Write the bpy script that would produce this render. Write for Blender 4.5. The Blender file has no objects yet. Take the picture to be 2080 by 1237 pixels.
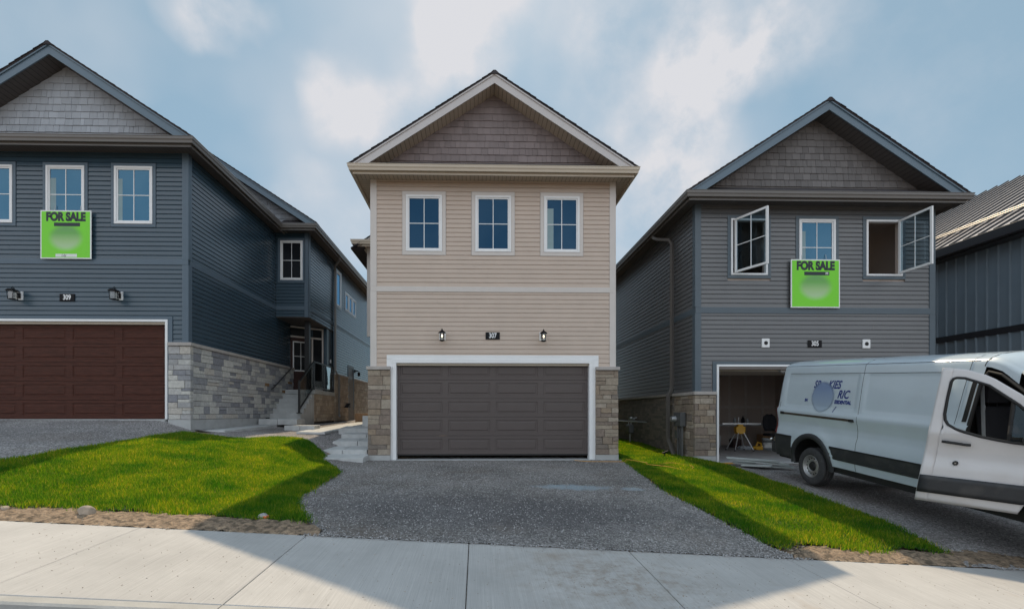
import bpy, math, random, bisect
import numpy as np
from mathutils import Vector, Matrix
random.seed(7); RNG=np.random.default_rng(11)
S=bpy.context.scene; COL=S.collection
R=math.radians
# ------------------------------------------------------------------ camera, world, sun
TH=.024; FPX=960.0; CX=991.0; HY=838.0; ZC=1.19
cd=bpy.data.cameras.new('camera'); cam=bpy.data.objects.new('camera',cd); COL.objects.link(cam)
cam.location=(0,0,ZC); cam.rotation_euler=(math.pi/2,0,-TH)
cd.sensor_width=36; cd.lens=36*FPX/2080; cd.shift_x=(1040-CX)/2080; cd.shift_y=(HY-618.5)/2080
cd.clip_start=.1; cd.clip_end=3000; S.camera=cam
S.view_settings.view_transform='Standard'; S.view_settings.look='None'
S.view_settings.exposure=0.08; S.view_settings.gamma=1
SUN_EL=R(49.5); SUN_AZ=R(0.5)
sd=bpy.data.lights.new('sun','SUN'); sd.energy=3.6; sd.angle=R(0.55); sd.color=(1,.82,.58)
so=bpy.data.objects.new('sun',sd); COL.objects.link(so)
sv=Vector((math.sin(SUN_AZ)*math.cos(SUN_EL),math.cos(SUN_AZ)*math.cos(SUN_EL),math.sin(SUN_EL)))
so.rotation_euler=(-sv).to_track_quat('-Z','Y').to_euler(); so.location=(0,30,40)

def pxdir(px,py):
    a=(px-CX)/FPX; h=(HY-py)/FPX; c,s=math.cos(TH),math.sin(TH)
    return Vector((a*c+s,-a*s+c,h)).normalized()
W=bpy.data.worlds.new('World'); S.world=W; W.use_nodes=True
nt=W.node_tree; N=nt.nodes; L=nt.links; N.clear()
out=N.new('ShaderNodeOutputWorld'); bg=N.new('ShaderNodeBackground'); bg.inputs[1].default_value=.11
L.new(bg.outputs[0],out.inputs[0])
sky=N.new('ShaderNodeTexSky'); sky.sky_type='NISHITA'; sky.sun_disc=False; sky.sun_elevation=SUN_EL; sky.sun_rotation=SUN_AZ
sky.air_density=1.0; sky.dust_density=.6; sky.ozone_density=1.5
tc=N.new('ShaderNodeTexCoord')
def nmath(op,a,b=None,c=None,clamp=False):
    m=N.new('ShaderNodeMath'); m.operation=op; m.use_clamp=clamp
    for i,x in enumerate((a,b,c)):
        if x is None: continue
        if isinstance(x,(int,float)): m.inputs[i].default_value=x
        else: L.new(x,m.inputs[i])
    return m.outputs[0]
nz=N.new('ShaderNodeTexNoise'); nz.inputs['Scale'].default_value=3.2; nz.inputs['Detail'].default_value=5; nz.inputs['Roughness'].default_value=.5
L.new(tc.outputs['Generated'],nz.inputs['Vector'])
sub=N.new('ShaderNodeVectorMath'); sub.operation='SUBTRACT'; L.new(nz.outputs['Color'],sub.inputs[0]); sub.inputs[1].default_value=(.5,.5,.5)
scl=N.new('ShaderNodeVectorMath'); scl.operation='SCALE'; L.new(sub.outputs[0],scl.inputs[0]); scl.inputs['Scale'].default_value=.26
add=N.new('ShaderNodeVectorMath'); add.operation='ADD'; L.new(tc.outputs['Generated'],add.inputs[0]); L.new(scl.outputs[0],add.inputs[1])
nrm=N.new('ShaderNodeVectorMath'); nrm.operation='NORMALIZE'; L.new(add.outputs[0],nrm.inputs[0])
blobs=[(950,40,130,1.15),(880,120,95,.6),(460,10,80,.75),(400,-10,70,.5),(720,210,110,.6),(790,250,110,.6),(650,160,60,.4),(1150,40,110,.5),
 (1260,40,90,.5),(1440,60,130,.8),(1400,150,110,.6),(1560,90,100,.5),(1320,250,110,.6),(1220,170,80,.5),(1380,330,110,.65),(1310,430,130,.65),
 (610,380,70,.35),(700,500,90,.3),(1620,10,130,.4),(1900,20,240,.22),(1950,300,200,.15),(980,-120,180,.6),(60,150,200,.1),(1180,330,90,.3)]
acc=None
for px,py,r,w in blobs:
    d=pxdir(px,py); k=d.dot(Vector((math.sin(TH),math.cos(TH),0)))
    ang=r/FPX*k*1.02
    dt=N.new('ShaderNodeVectorMath'); dt.operation='DOT_PRODUCT'; L.new(nrm.outputs[0],dt.inputs[0]); dt.inputs[1].default_value=d
    mr=N.new('ShaderNodeMapRange'); mr.interpolation_type='SMOOTHSTEP'; L.new(dt.outputs['Value'],mr.inputs[0])
    mr.inputs[1].default_value=math.cos(ang*1.15); mr.inputs[2].default_value=math.cos(ang*.15); mr.inputs[3].default_value=0; mr.inputs[4].default_value=w*.82
    acc=mr.outputs[0] if acc is None else nmath('ADD',acc,mr.outputs[0])
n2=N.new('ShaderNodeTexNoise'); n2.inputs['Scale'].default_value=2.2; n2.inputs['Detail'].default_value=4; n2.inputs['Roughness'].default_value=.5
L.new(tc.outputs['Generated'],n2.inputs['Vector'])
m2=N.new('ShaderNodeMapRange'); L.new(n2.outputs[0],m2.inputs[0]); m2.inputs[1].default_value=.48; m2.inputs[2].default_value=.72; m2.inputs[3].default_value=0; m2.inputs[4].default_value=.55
n3=N.new('ShaderNodeTexNoise'); n3.inputs['Scale'].default_value=8.5; n3.inputs['Detail'].default_value=6; n3.inputs['Roughness'].default_value=.6
L.new(tc.outputs['Generated'],n3.inputs['Vector'])
m3=N.new('ShaderNodeMapRange'); L.new(n3.outputs[0],m3.inputs[0]); m3.inputs[1].default_value=.36; m3.inputs[2].default_value=.62; m3.inputs[3].default_value=.35; m3.inputs[4].default_value=1.15
acc=nmath('MULTIPLY',acc,m3.outputs[0])
# unseen bright cloud, added behind the camera to fill the house fronts
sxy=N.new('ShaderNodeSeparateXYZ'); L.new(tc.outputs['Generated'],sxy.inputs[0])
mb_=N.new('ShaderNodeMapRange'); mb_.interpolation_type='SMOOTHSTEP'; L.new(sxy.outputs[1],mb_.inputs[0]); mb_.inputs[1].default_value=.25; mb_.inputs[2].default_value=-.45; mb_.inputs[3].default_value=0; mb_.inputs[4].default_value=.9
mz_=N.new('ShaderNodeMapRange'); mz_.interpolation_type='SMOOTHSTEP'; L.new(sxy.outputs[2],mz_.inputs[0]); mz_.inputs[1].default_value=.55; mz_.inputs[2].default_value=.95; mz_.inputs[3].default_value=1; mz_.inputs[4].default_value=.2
fill_bank=nmath('MULTIPLY',nmath('MULTIPLY',mb_.outputs[0],m3.outputs[0]),mz_.outputs[0])
acc=nmath('ADD',acc,m2.outputs[0]); acc=nmath('ADD',acc,fill_bank); acc=nmath('MULTIPLY',acc,.85,clamp=True)
# the sky colour, evened out with a pale veil of thin cloud
veil=N.new('ShaderNodeMixRGB'); veil.inputs[0].default_value=.72; L.new(sky.outputs[0],veil.inputs[1]); veil.inputs[2].default_value=(2.6,4.0,4.8,1)
mx=N.new('ShaderNodeMixRGB'); L.new(acc,mx.inputs[0]); L.new(veil.outputs[0],mx.inputs[1]); mx.inputs[2].default_value=(6.2,6.25,6.55,1)
bst=nmath('MULTIPLY_ADD',mb_.outputs[0],.75,1.0)  # street-side sky brightened further, as part of the added fill
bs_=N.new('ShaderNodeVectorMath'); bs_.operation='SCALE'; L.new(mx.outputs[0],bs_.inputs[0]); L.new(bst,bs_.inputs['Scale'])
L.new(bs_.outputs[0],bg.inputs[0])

# ------------------------------------------------------------------ materials
def material(name):
    m=bpy.data.materials.new(name); m.use_nodes=True; t=m.node_tree
    b=t.nodes['Principled BSDF']; return m,t,b
def node(t,typ,**kw):
    n=t.nodes.new(typ)
    for k,v in kw.items():
        if hasattr(n,k): setattr(n,k,v)
    return n
def link(t,a,b): t.links.new(a,b)
def col4(c): return (c[0],c[1],c[2],1)
def mulc(c,k): return tuple(min(1,x*k) for x in c)
def mat(name,c,rough=.6,var=.08,scale=3,bump=0,bscale=60,metal=0,stretch=None,dirt=None,coat=0,island=0,spec=.5,emit=0):
    m,t,b=material(name)
    tcn=node(t,'ShaderNodeTexCoord'); mp=node(t,'ShaderNodeMapping'); link(t,tcn.outputs['Object'],mp.inputs[0])
    if stretch: mp.inputs['Scale'].default_value=stretch
    n=node(t,'ShaderNodeTexNoise'); n.inputs['Scale'].default_value=scale; n.inputs['Detail'].default_value=6; n.inputs['Roughness'].default_value=.6
    link(t,mp.outputs[0],n.inputs['Vector'])
    r=node(t,'ShaderNodeMapRange'); r.inputs[1].default_value=.3; r.inputs[2].default_value=.7; r.inputs[3].default_value=1-var; r.inputs[4].default_value=1+var
    link(t,n.outputs[0],r.inputs[0]); fac=r.outputs[0]
    if island:
        g=node(t,'ShaderNodeNewGeometry'); r2=node(t,'ShaderNodeMapRange'); r2.inputs[3].default_value=1-island; r2.inputs[4].default_value=1+island
        link(t,g.outputs['Random Per Island'],r2.inputs[0]); mm=node(t,'ShaderNodeMath',operation='MULTIPLY'); link(t,fac,mm.inputs[0]); link(t,r2.outputs[0],mm.inputs[1]); fac=mm.outputs[0]
    v=node(t,'ShaderNodeVectorMath',operation='SCALE'); v.inputs[0].default_value=c; link(t,fac,v.inputs['Scale']); co=v.outputs[0]
    if dirt:
        dn=node(t,'ShaderNodeTexNoise'); dn.inputs['Scale'].default_value=dirt[1]; dn.inputs['Detail'].default_value=5; link(t,tcn.outputs['Object'],dn.inputs['Vector'])
        dr=node(t,'ShaderNodeMapRange'); dr.inputs[1].default_value=dirt[2]; dr.inputs[2].default_value=dirt[3]; dr.inputs[4].default_value=dirt[4]; link(t,dn.outputs[0],dr.inputs[0])
        mi=node(t,'ShaderNodeMixRGB'); link(t,dr.outputs[0],mi.inputs[0]); link(t,co,mi.inputs[1]); mi.inputs[2].default_value=col4(dirt[0]); co=mi.outputs[0]
    link(t,co,b.inputs['Base Color']); b.inputs['Roughness'].default_value=rough; b.inputs['Metallic'].default_value=metal
    b.inputs['Specular IOR Level'].default_value=spec
    if coat: b.inputs['Coat Weight'].default_value=coat; b.inputs['Coat Roughness'].default_value=.06
    if bump:
        bn=node(t,'ShaderNodeTexNoise'); bn.inputs['Scale'].default_value=bscale; bn.inputs['Detail'].default_value=4; link(t,mp.outputs[0],bn.inputs['Vector'])
        bu=node(t,'ShaderNodeBump'); bu.inputs['Strength'].default_value=1; bu.inputs['Distance'].default_value=bump; link(t,bn.outputs[0],bu.inputs['Height']); link(t,bu.outputs[0],b.inputs['Normal'])
    if emit: b.inputs['Emission Color'].default_value=col4(c); b.inputs['Emission Strength'].default_value=emit
    return m
def striped(name,c,axis,pitch=.1,width=.012,dark=.45,rough=.6):
    # vented board: narrow grooves at a fixed spacing along one axis
    m,t,b=material(name); tcn=node(t,'ShaderNodeTexCoord'); sx=node(t,'ShaderNodeSeparateXYZ'); link(t,tcn.outputs['Object'],sx.inputs[0])
    a=node(t,'ShaderNodeMath',operation='MULTIPLY'); link(t,sx.outputs[axis],a.inputs[0]); a.inputs[1].default_value=1/pitch
    f=node(t,'ShaderNodeMath',operation='FRACT'); link(t,a.outputs[0],f.inputs[0])
    l=node(t,'ShaderNodeMath',operation='LESS_THAN'); link(t,f.outputs[0],l.inputs[0]); l.inputs[1].default_value=width/pitch
    mi=node(t,'ShaderNodeMixRGB'); link(t,l.outputs[0],mi.inputs[0]); mi.inputs[1].default_value=col4(c); mi.inputs[2].default_value=col4(mulc(c,dark))
    link(t,mi.outputs[0],b.inputs['Base Color']); b.inputs['Roughness'].default_value=rough
    bu=node(t,'ShaderNodeBump'); bu.inputs['Distance'].default_value=-.006; link(t,l.outputs[0],bu.inputs['Height']); link(t,bu.outputs[0],b.inputs['Normal'])
    return m
def ramp_mat(name,cols,rough=.85,bump=.01,bscale=25,var=.15,nscale=14):
    # every stone of the wall takes one colour of the ramp
    m,t,b=material(name); g=node(t,'ShaderNodeNewGeometry'); cr=node(t,'ShaderNodeValToRGB'); cr.color_ramp.interpolation='CONSTANT'
    e=cr.color_ramp.elements; e[0].position=0; e[0].color=col4(cols[0][1]); e[1].position=cols[1][0]; e[1].color=col4(cols[1][1])
    for p,c in cols[2:]:
        x=e.new(p); x.color=col4(c)
    link(t,g.outputs['Random Per Island'],cr.inputs[0])
    tcn=node(t,'ShaderNodeTexCoord'); n=node(t,'ShaderNodeTexNoise'); n.inputs['Scale'].default_value=nscale; n.inputs['Detail'].default_value=8; n.inputs['Roughness'].default_value=.7; link(t,tcn.outputs['Object'],n.inputs['Vector'])
    r=node(t,'ShaderNodeMapRange'); r.inputs[1].default_value=.3; r.inputs[2].default_value=.7; r.inputs[3].default_value=1-var; r.inputs[4].default_value=1+var; link(t,n.outputs[0],r.inputs[0])
    v=node(t,'ShaderNodeVectorMath',operation='SCALE'); link(t,cr.outputs[0],v.inputs[0]); link(t,r.outputs[0],v.inputs['Scale']); link(t,v.outputs[0],b.inputs['Base Color'])
    b.inputs['Roughness'].default_value=rough
    bn=node(t,'ShaderNodeTexNoise'); bn.inputs['Scale'].default_value=bscale; bn.inputs['Detail'].default_value=8; bn.inputs['Roughness'].default_value=.65; link(t,tcn.outputs['Object'],bn.inputs['Vector'])
    bu=node(t,'ShaderNodeBump'); bu.inputs['Distance'].default_value=bump; link(t,bn.outputs[0],bu.inputs['Height']); link(t,bu.outputs[0],b.inputs['Normal'])
    return m
def gravel_mat(name,light,dark,scale=44,patch=None):
    m,t,b=material(name); tcn=node(t,'ShaderNodeTexCoord')
    vo=node(t,'ShaderNodeTexVoronoi'); vo.inputs['Scale'].default_value=scale; link(t,tcn.outputs['Object'],vo.inputs['Vector'])
    v2=node(t,'ShaderNodeTexVoronoi'); v2.inputs['Scale'].default_value=scale*2.3; link(t,tcn.outputs['Object'],v2.inputs['Vector'])
    s=node(t,'ShaderNodeSeparateColor'); link(t,vo.outputs['Color'],s.inputs[0]); s2=node(t,'ShaderNodeSeparateColor'); link(t,v2.outputs['Color'],s2.inputs[0])
    a=node(t,'ShaderNodeMath',operation='MULTIPLY_ADD'); link(t,s.outputs[0],a.inputs[0]); a.inputs[1].default_value=.6; 
    a2=node(t,'ShaderNodeMath',operation='MULTIPLY'); link(t,s2.outputs[0],a2.inputs[0]); a2.inputs[1].default_value=.4; link(t,a2.outputs[0],a.inputs[2])
    cr=node(t,'ShaderNodeValToRGB'); e=cr.color_ramp.elements; e[0].position=.08; e[0].color=col4(dark); e[1].position=.95; e[1].color=col4(light)
    x=e.new(.62); x.color=col4([ (p*.45+q*.55) for p,q in zip(light,dark)])
    link(t,a.outputs[0],cr.inputs[0])
    n=node(t,'ShaderNodeTexNoise'); n.inputs['Scale'].default_value=.55; n.inputs['Detail'].default_value=6; n.inputs['Roughness'].default_value=.6; link(t,tcn.outputs['Object'],n.inputs['Vector'])
    r=node(t,'ShaderNodeMapRange'); r.inputs[1].default_value=.35; r.inputs[2].default_value=.65; r.inputs[3].default_value=.72; r.inputs[4].default_value=1.2; link(t,n.outputs[0],r.inputs[0])
    v=node(t,'ShaderNodeVectorMath',operation='SCALE'); link(t,cr.outputs[0],v.inputs[0]); link(t,r.outputs[0],v.inputs['Scale']); co=v.outputs[0]
    n2=node(t,'ShaderNodeTexNoise'); n2.inputs['Scale'].default_value=.9; n2.inputs['Detail'].default_value=5; mp=node(t,'ShaderNodeMapping'); mp.inputs['Location'].default_value=(7,3,1); link(t,tcn.outputs['Object'],mp.inputs[0]); link(t,mp.outputs[0],n2.inputs['Vector'])
    r2=node(t,'ShaderNodeMapRange'); r2.inputs[1].default_value=.5; r2.inputs[2].default_value=.72; r2.inputs[4].default_value=.45; link(t,n2.outputs[0],r2.inputs[0])
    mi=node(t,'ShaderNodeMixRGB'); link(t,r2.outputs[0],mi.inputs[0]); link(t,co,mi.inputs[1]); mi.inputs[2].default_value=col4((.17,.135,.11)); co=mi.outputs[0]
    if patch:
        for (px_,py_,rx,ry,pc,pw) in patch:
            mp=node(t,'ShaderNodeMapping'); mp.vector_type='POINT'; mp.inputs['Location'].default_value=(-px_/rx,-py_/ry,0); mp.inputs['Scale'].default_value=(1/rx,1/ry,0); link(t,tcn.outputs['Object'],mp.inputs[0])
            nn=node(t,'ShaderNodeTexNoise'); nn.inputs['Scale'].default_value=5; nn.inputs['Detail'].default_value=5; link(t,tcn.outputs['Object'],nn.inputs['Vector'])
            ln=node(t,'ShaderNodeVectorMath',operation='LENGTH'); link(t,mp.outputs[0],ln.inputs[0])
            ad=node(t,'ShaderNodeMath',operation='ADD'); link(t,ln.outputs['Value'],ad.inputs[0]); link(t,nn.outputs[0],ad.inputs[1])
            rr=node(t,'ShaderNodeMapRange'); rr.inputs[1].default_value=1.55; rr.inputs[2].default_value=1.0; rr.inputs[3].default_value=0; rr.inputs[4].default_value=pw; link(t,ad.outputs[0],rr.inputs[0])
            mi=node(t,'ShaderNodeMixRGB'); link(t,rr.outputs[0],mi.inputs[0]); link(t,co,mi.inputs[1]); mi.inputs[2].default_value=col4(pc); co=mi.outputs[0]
    link(t,co,b.inputs['Base Color']); b.inputs['Roughness'].default_value=.9; b.inputs['Specular IOR Level'].default_value=.3
    bu=node(t,'ShaderNodeBump'); bu.inputs['Distance'].default_value=.012; bu.invert=True; link(t,vo.outputs['Distance'],bu.inputs['Height'])
    bu2=node(t,'ShaderNodeBump'); bu2.inputs['Distance'].default_value=.006; bu2.invert=True; link(t,v2.outputs['Distance'],bu2.inputs['Height']); link(t,bu.outputs[0],bu2.inputs['Normal'])
    link(t,bu2.outputs[0],b.inputs['Normal']); return m
def broom_mat(name,c):
    m,t,b=material(name); tcn=node(t,'ShaderNodeTexCoord'); mp=node(t,'ShaderNodeMapping'); mp.inputs['Scale'].default_value=(130,1.6,1); mp.inputs['Rotation'].default_value=(0,0,.03); link(t,tcn.outputs['Object'],mp.inputs[0])
    n=node(t,'ShaderNodeTexNoise'); n.inputs['Scale'].default_value=1; n.inputs['Detail'].default_value=5; n.inputs['Roughness'].default_value=.6; link(t,mp.outputs[0],n.inputs['Vector'])
    r=node(t,'ShaderNodeMapRange'); r.inputs[1].default_value=.3; r.inputs[2].default_value=.7; r.inputs[3].default_value=.88; r.inputs[4].default_value=1.1; link(t,n.outputs[0],r.inputs[0])
    n1=node(t,'ShaderNodeTexNoise'); n1.inputs['Scale'].default_value=1.3; n1.inputs['Detail'].default_value=7; n1.inputs['Roughness'].default_value=.65; link(t,tcn.outputs['Object'],n1.inputs['Vector'])
    r1=node(t,'ShaderNodeMapRange'); r1.inputs[1].default_value=.3; r1.inputs[2].default_value=.7; r1.inputs[3].default_value=.88; r1.inputs[4].default_value=1.08; link(t,n1.outputs[0],r1.inputs[0])
    mm=node(t,'ShaderNodeMath',operation='MULTIPLY'); link(t,r.outputs[0],mm.inputs[0]); link(t,r1.outputs[0],mm.inputs[1])
    g=node(t,'ShaderNodeNewGeometry'); ri=node(t,'ShaderNodeMapRange'); ri.inputs[3].default_value=.96; ri.inputs[4].default_value=1.04; link(t,g.outputs['Random Per Island'],ri.inputs[0])
    m4=node(t,'ShaderNodeMath',operation='MULTIPLY'); link(t,mm.outputs[0],m4.inputs[0]); link(t,ri.outputs[0],m4.inputs[1])
    v=node(t,'ShaderNodeVectorMath',operation='SCALE'); v.inputs[0].default_value=c; link(t,m4.outputs[0],v.inputs['Scale']); co=v.outputs[0]
    for sc,lo,hi,w,dc in ((1.1,.62,.74,.45,(.33,.25,.18)),(9,.7,.78,.6,(.22,.17,.13)),(24,.72,.76,.7,(.12,.1,.09))):
        dn=node(t,'ShaderNodeTexNoise'); dn.inputs['Scale'].default_value=sc; dn.inputs['Detail'].default_value=6; dn.inputs['Roughness'].default_value=.6; link(t,tcn.outputs['Object'],dn.inputs['Vector'])
        dr=node(t,'ShaderNodeMapRange'); dr.inputs[1].default_value=lo; dr.inputs[2].default_value=hi; dr.inputs[4].default_value=w; link(t,dn.outputs[0],dr.inputs[0])
        mi=node(t,'ShaderNodeMixRGB'); link(t,dr.outputs[0],mi.inputs[0]); link(t,co,mi.inputs[1]); mi.inputs[2].default_value=col4(dc); co=mi.outputs[0]
    # tracked earth, heavier towards the middle of the crossing
    mp2=node(t,'ShaderNodeMapping'); mp2.inputs['Location'].default_value=(-1.3/1.1,-4.4/1.0,0); mp2.inputs['Scale'].default_value=(1/1.1,1/1.0,0); link(t,tcn.outputs['Object'],mp2.inputs[0])
    ln=node(t,'ShaderNodeVectorMath',operation='LENGTH'); link(t,mp2.outputs[0],ln.inputs[0])
    n5=node(t,'ShaderNodeTexNoise'); n5.inputs['Scale'].default_value=7; n5.inputs['Detail'].default_value=8; n5.inputs['Roughness'].default_value=.75; link(t,tcn.outputs['Object'],n5.inputs['Vector'])
    fa=node(t,'ShaderNodeMapRange'); fa.inputs[1].default_value=1.2; fa.inputs[2].default_value=.15; link(t,ln.outputs['Value'],fa.inputs[0])
    fb=node(t,'ShaderNodeMapRange'); fb.inputs[1].default_value=.44; fb.inputs[2].default_value=.66; fb.inputs[4].default_value=.85; link(t,n5.outputs[0],fb.inputs[0])
    fm=node(t,'ShaderNodeMath',operation='MULTIPLY'); link(t,fa.outputs[0],fm.inputs[0]); link(t,fb.outputs[0],fm.inputs[1])
    mi=node(t,'ShaderNodeMixRGB'); link(t,fm.outputs[0],mi.inputs[0]); link(t,co,mi.inputs[1]); mi.inputs[2].default_value=col4((.27,.21,.16)); co=mi.outputs[0]
    link(t,co,b.inputs['Base Color']); b.inputs['Roughness'].default_value=.85
    bu=node(t,'ShaderNodeBump'); bu.inputs['Distance'].default_value=.003; link(t,n.outputs[0],bu.inputs['Height']); link(t,bu.outputs[0],b.inputs['Normal']); return m
def glass_mat(name,base,refl,fac=.3,clear=0.0):
    m,t,b=material(name); t.nodes.remove(b); o=t.nodes['Material Output']
    g=node(t,'ShaderNodeBsdfGlossy'); g.inputs['Roughness'].default_value=.02; g.inputs['Color'].default_value=col4(refl)
    if clear:
        d=node(t,'ShaderNodeBsdfTransparent'); d.inputs[0].default_value=col4(base)
    else:
        d=node(t,'ShaderNodeBsdfDiffuse'); d.inputs[0].default_value=col4(base)
    tcn=node(t,'ShaderNodeTexCoord'); n=node(t,'ShaderNodeTexNoise'); n.inputs['Scale'].default_value=1.2; link(t,tcn.outputs['Object'],n.inputs['Vector'])
    bu=node(t,'ShaderNodeBump'); bu.inputs['Distance'].default_value=.004; link(t,n.outputs[0],bu.inputs['Height']); link(t,bu.outputs[0],g.inputs['Normal'])
    fr=node(t,'ShaderNodeLayerWeight'); pw=node(t,'ShaderNodeMath',operation='POWER'); link(t,fr.outputs['Facing'],pw.inputs[0]); pw.inputs[1].default_value=4; fr.inputs[0].default_value=.5; ad=node(t,'ShaderNodeMath',operation='ADD',use_clamp=True); link(t,pw.outputs[0],ad.inputs[0]); ad.inputs[1].default_value=fac
    mx_=node(t,'ShaderNodeMixShader'); link(t,ad.outputs[0],mx_.inputs[0]); link(t,d.outputs[0],mx_.inputs[1]); link(t,g.outputs[0],mx_.inputs[2]); link(t,mx_.outputs[0],o.inputs[0]); return m
def grass_mat():
    m,t,b=material('grass_blade'); g=node(t,'ShaderNodeNewGeometry'); cr=node(t,'ShaderNodeValToRGB'); e=cr.color_ramp.elements
    e[0].position=0; e[0].color=(.05,.17,.010,1); e[1].position=1; e[1].color=(.40,.38,.12,1)
    for p,c in ((.4,(.075,.23,.012,1)),(.72,(.15,.31,.016,1)),(.93,(.28,.36,.03,1))):
        x=e.new(p); x.color=c
    link(t,g.outputs['Random Per Island'],cr.inputs[0])
    tcn=node(t,'ShaderNodeTexCoord'); n=node(t,'ShaderNodeTexNoise'); n.inputs['Scale'].default_value=1.6; n.inputs['Detail'].default_value=5; link(t,tcn.outputs['Object'],n.inputs['Vector'])
    r=node(t,'ShaderNodeMapRange'); r.inputs[1].default_value=.35; r.inputs[2].default_value=.65; link(t,n.outputs[0],r.inputs[0])
    mi=node(t,'ShaderNodeMixRGB',blend_type='MULTIPLY'); mi.inputs[0].default_value=1; link(t,cr.outputs[0],mi.inputs[1])
    c2=node(t,'ShaderNodeValToRGB'); c2.color_ramp.elements[0].color=(.52,.72,.7,1); c2.color_ramp.elements[1].color=(1.75,1.18,1.0,1); link(t,r.outputs[0],c2.inputs[0]); link(t,c2.outputs[0],mi.inputs[2])
    link(t,mi.outputs[0],b.inputs['Base Color']); b.inputs['Roughness'].default_value=.6; b.inputs['Specular IOR Level'].default_value=.25
    o=t.nodes['Material Output']; tr=node(t,'ShaderNodeBsdfTranslucent'); vm=node(t,'ShaderNodeVectorMath',operation='MULTIPLY'); vm.inputs[1].default_value=(1.55,1.4,.5); link(t,mi.outputs[0],vm.inputs[0]); link(t,vm.outputs[0],tr.inputs[0]); ms=node(t,'ShaderNodeMixShader'); ms.inputs[0].default_value=.55
    link(t,b.outputs[0],ms.inputs[1]); link(t,tr.outputs[0],ms.inputs[2]); link(t,ms.outputs[0],o.inputs[0]); return m
M={}
M['siding_tan']=mat('siding_tan',(.54,.445,.375),.55,.04,2,.0015,40)
M['siding_navy']=mat('siding_navy',(.036,.068,.096),.26,.05,2,.0008,40,spec=.7)
M['siding_grey']=mat('siding_grey',(.112,.115,.120),.32,.05,2,.0008,40,spec=.8)
M['trim_cream']=mat('trim_cream',(.60,.56,.53),.5,.03)
M['trim_navy']=mat('trim_navy',(.085,.125,.165),.45,.04)
M['trim_slate']=mat('trim_slate',(.085,.115,.140),.45,.04)
M['shake_brown']=mat('shake_brown',(.215,.180,.180),.7,.08,6,.004,30,stretch=(1,1,.15),island=.13)
M['shake_pale']=mat('shake_pale',(.36,.39,.43),.7,.08,6,.004,30,stretch=(1,1,.15),island=.09)
M['shake_grey']=mat('shake_grey',(.145,.138,.138),.7,.08,6,.004,30,stretch=(1,1,.15),island=.16)
for k,c in (('tan',(.46,.38,.30)),('brown',(.085,.075,.072)),('grey',(.088,.080,.078))):
    M['soffit_%s_x'%k]=striped('soffit_%s_x'%k,c,0); M['soffit_%s_y'%k]=striped('soffit_%s_y'%k,c,1)
M['gutter_tan']=mat('gutter_tan',(.53,.46,.37),.4,.03)
M['gutter_brown']=mat('gutter_brown',(.15,.14,.132),.35,.03)
M['gutter_black']=mat('gutter_black',(.02,.02,.024),.35,.03)
M['fascia_cream']=mat('fascia_cream',(.55,.53,.53),.5,.03)
M['fascia_slate']=mat('fascia_slate',(.11,.165,.215),.45,.04)
M['shingle']=mat('shingle',(.045,.04,.045),.9,.3,30,.01,60,island=.1)
M['white']=mat('white_vinyl',(.80,.81,.82),.4,.02)
M['frame_dark']=mat('frame_bluegrey',(.45,.55,.62),.4,.03)
M['pane']=glass_mat('window_pane',(.006,.024,.050),(.18,.40,.66),.10)
M['pane_blue']=glass_mat('window_pane_blue',(.018,.070,.115),(.28,.58,.85),.16)
M['pane_dark']=glass_mat('window_pane_dark',(.015,.017,.02),(.5,.55,.6),.04)
M['pane_clear']=glass_mat('open_sash_glass',(.62,.70,.74),(.6,.75,.85),.05,clear=1)
M['curtain']=mat('curtain',(.25,.35,.38),.9)
M['door_brown']=mat('door_brown_metal',(.088,.070,.066),.5,.04,3,.0008,200)
M['door_wood']=mat('door_mahogany',(.066,.021,.013),.6,.4,4,.0015,30,stretch=(1.2,1,14),spec=.25)
M['door_entry']=mat('entry_door_red',(.035,.012,.010),.45,.25,4,stretch=(10,10,1))
M['stone_ash']=ramp_mat('stone_ash',[(0,(.35,.35,.355)),(.2,(.46,.455,.44)),(.38,(.27,.275,.295)),(.5,(.52,.51,.48)),(.68,(.39,.385,.385)),(.8,(.23,.235,.26)),(.9,(.47,.44,.40)),(.975,(.26,.15,.07))],var=.22)
M['stone_tan']=ramp_mat('stone_tan',[(0,(.25,.20,.155)),(.22,(.31,.26,.205)),(.45,(.22,.175,.145)),(.62,(.35,.30,.245)),(.78,(.27,.21,.155)),(.9,(.20,.17,.145))],var=.28)
M['stone_warm']=ramp_mat('stone_warm',[(0,(.36,.29,.22)),(.3,(.42,.34,.26)),(.6,(.32,.26,.20)),(.85,(.45,.38,.30))])
M['brick_grey']=ramp_mat('brick_grey',[(0,(.19,.165,.15)),(.3,(.23,.20,.175)),(.6,(.16,.14,.13)),(.85,(.26,.22,.19))])
M['mortar']=mat('mortar',(.20,.185,.17),.95,.15,10,.004,60)
M['cap']=mat('stone_cap',(.40,.37,.35),.8,.12,6,.004,40)
M['concrete']=mat('concrete',(.42,.43,.43),.85,.12,2.5,.002,80,dirt=((.25,.21,.17),3,.6,.8,.5))
M['slab']=mat('precast_slab',(.50,.51,.51),.85,.12,5,.004,60)
M['broom']=broom_mat('broomed_concrete',(.475,.46,.445))
M['kerb']=mat('kerb_concrete',(.40,.39,.37),.85,.12,4,.003,60)
M['asphalt']=mat('asphalt',(.085,.085,.088),.9,.25,6,.006,90)
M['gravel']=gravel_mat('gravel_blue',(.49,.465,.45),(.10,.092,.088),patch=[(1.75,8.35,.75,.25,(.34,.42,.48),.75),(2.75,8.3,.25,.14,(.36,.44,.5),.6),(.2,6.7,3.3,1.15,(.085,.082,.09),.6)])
M['gravel_grey']=gravel_mat('gravel_grey',(.56,.53,.52),(.13,.12,.12))
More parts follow.
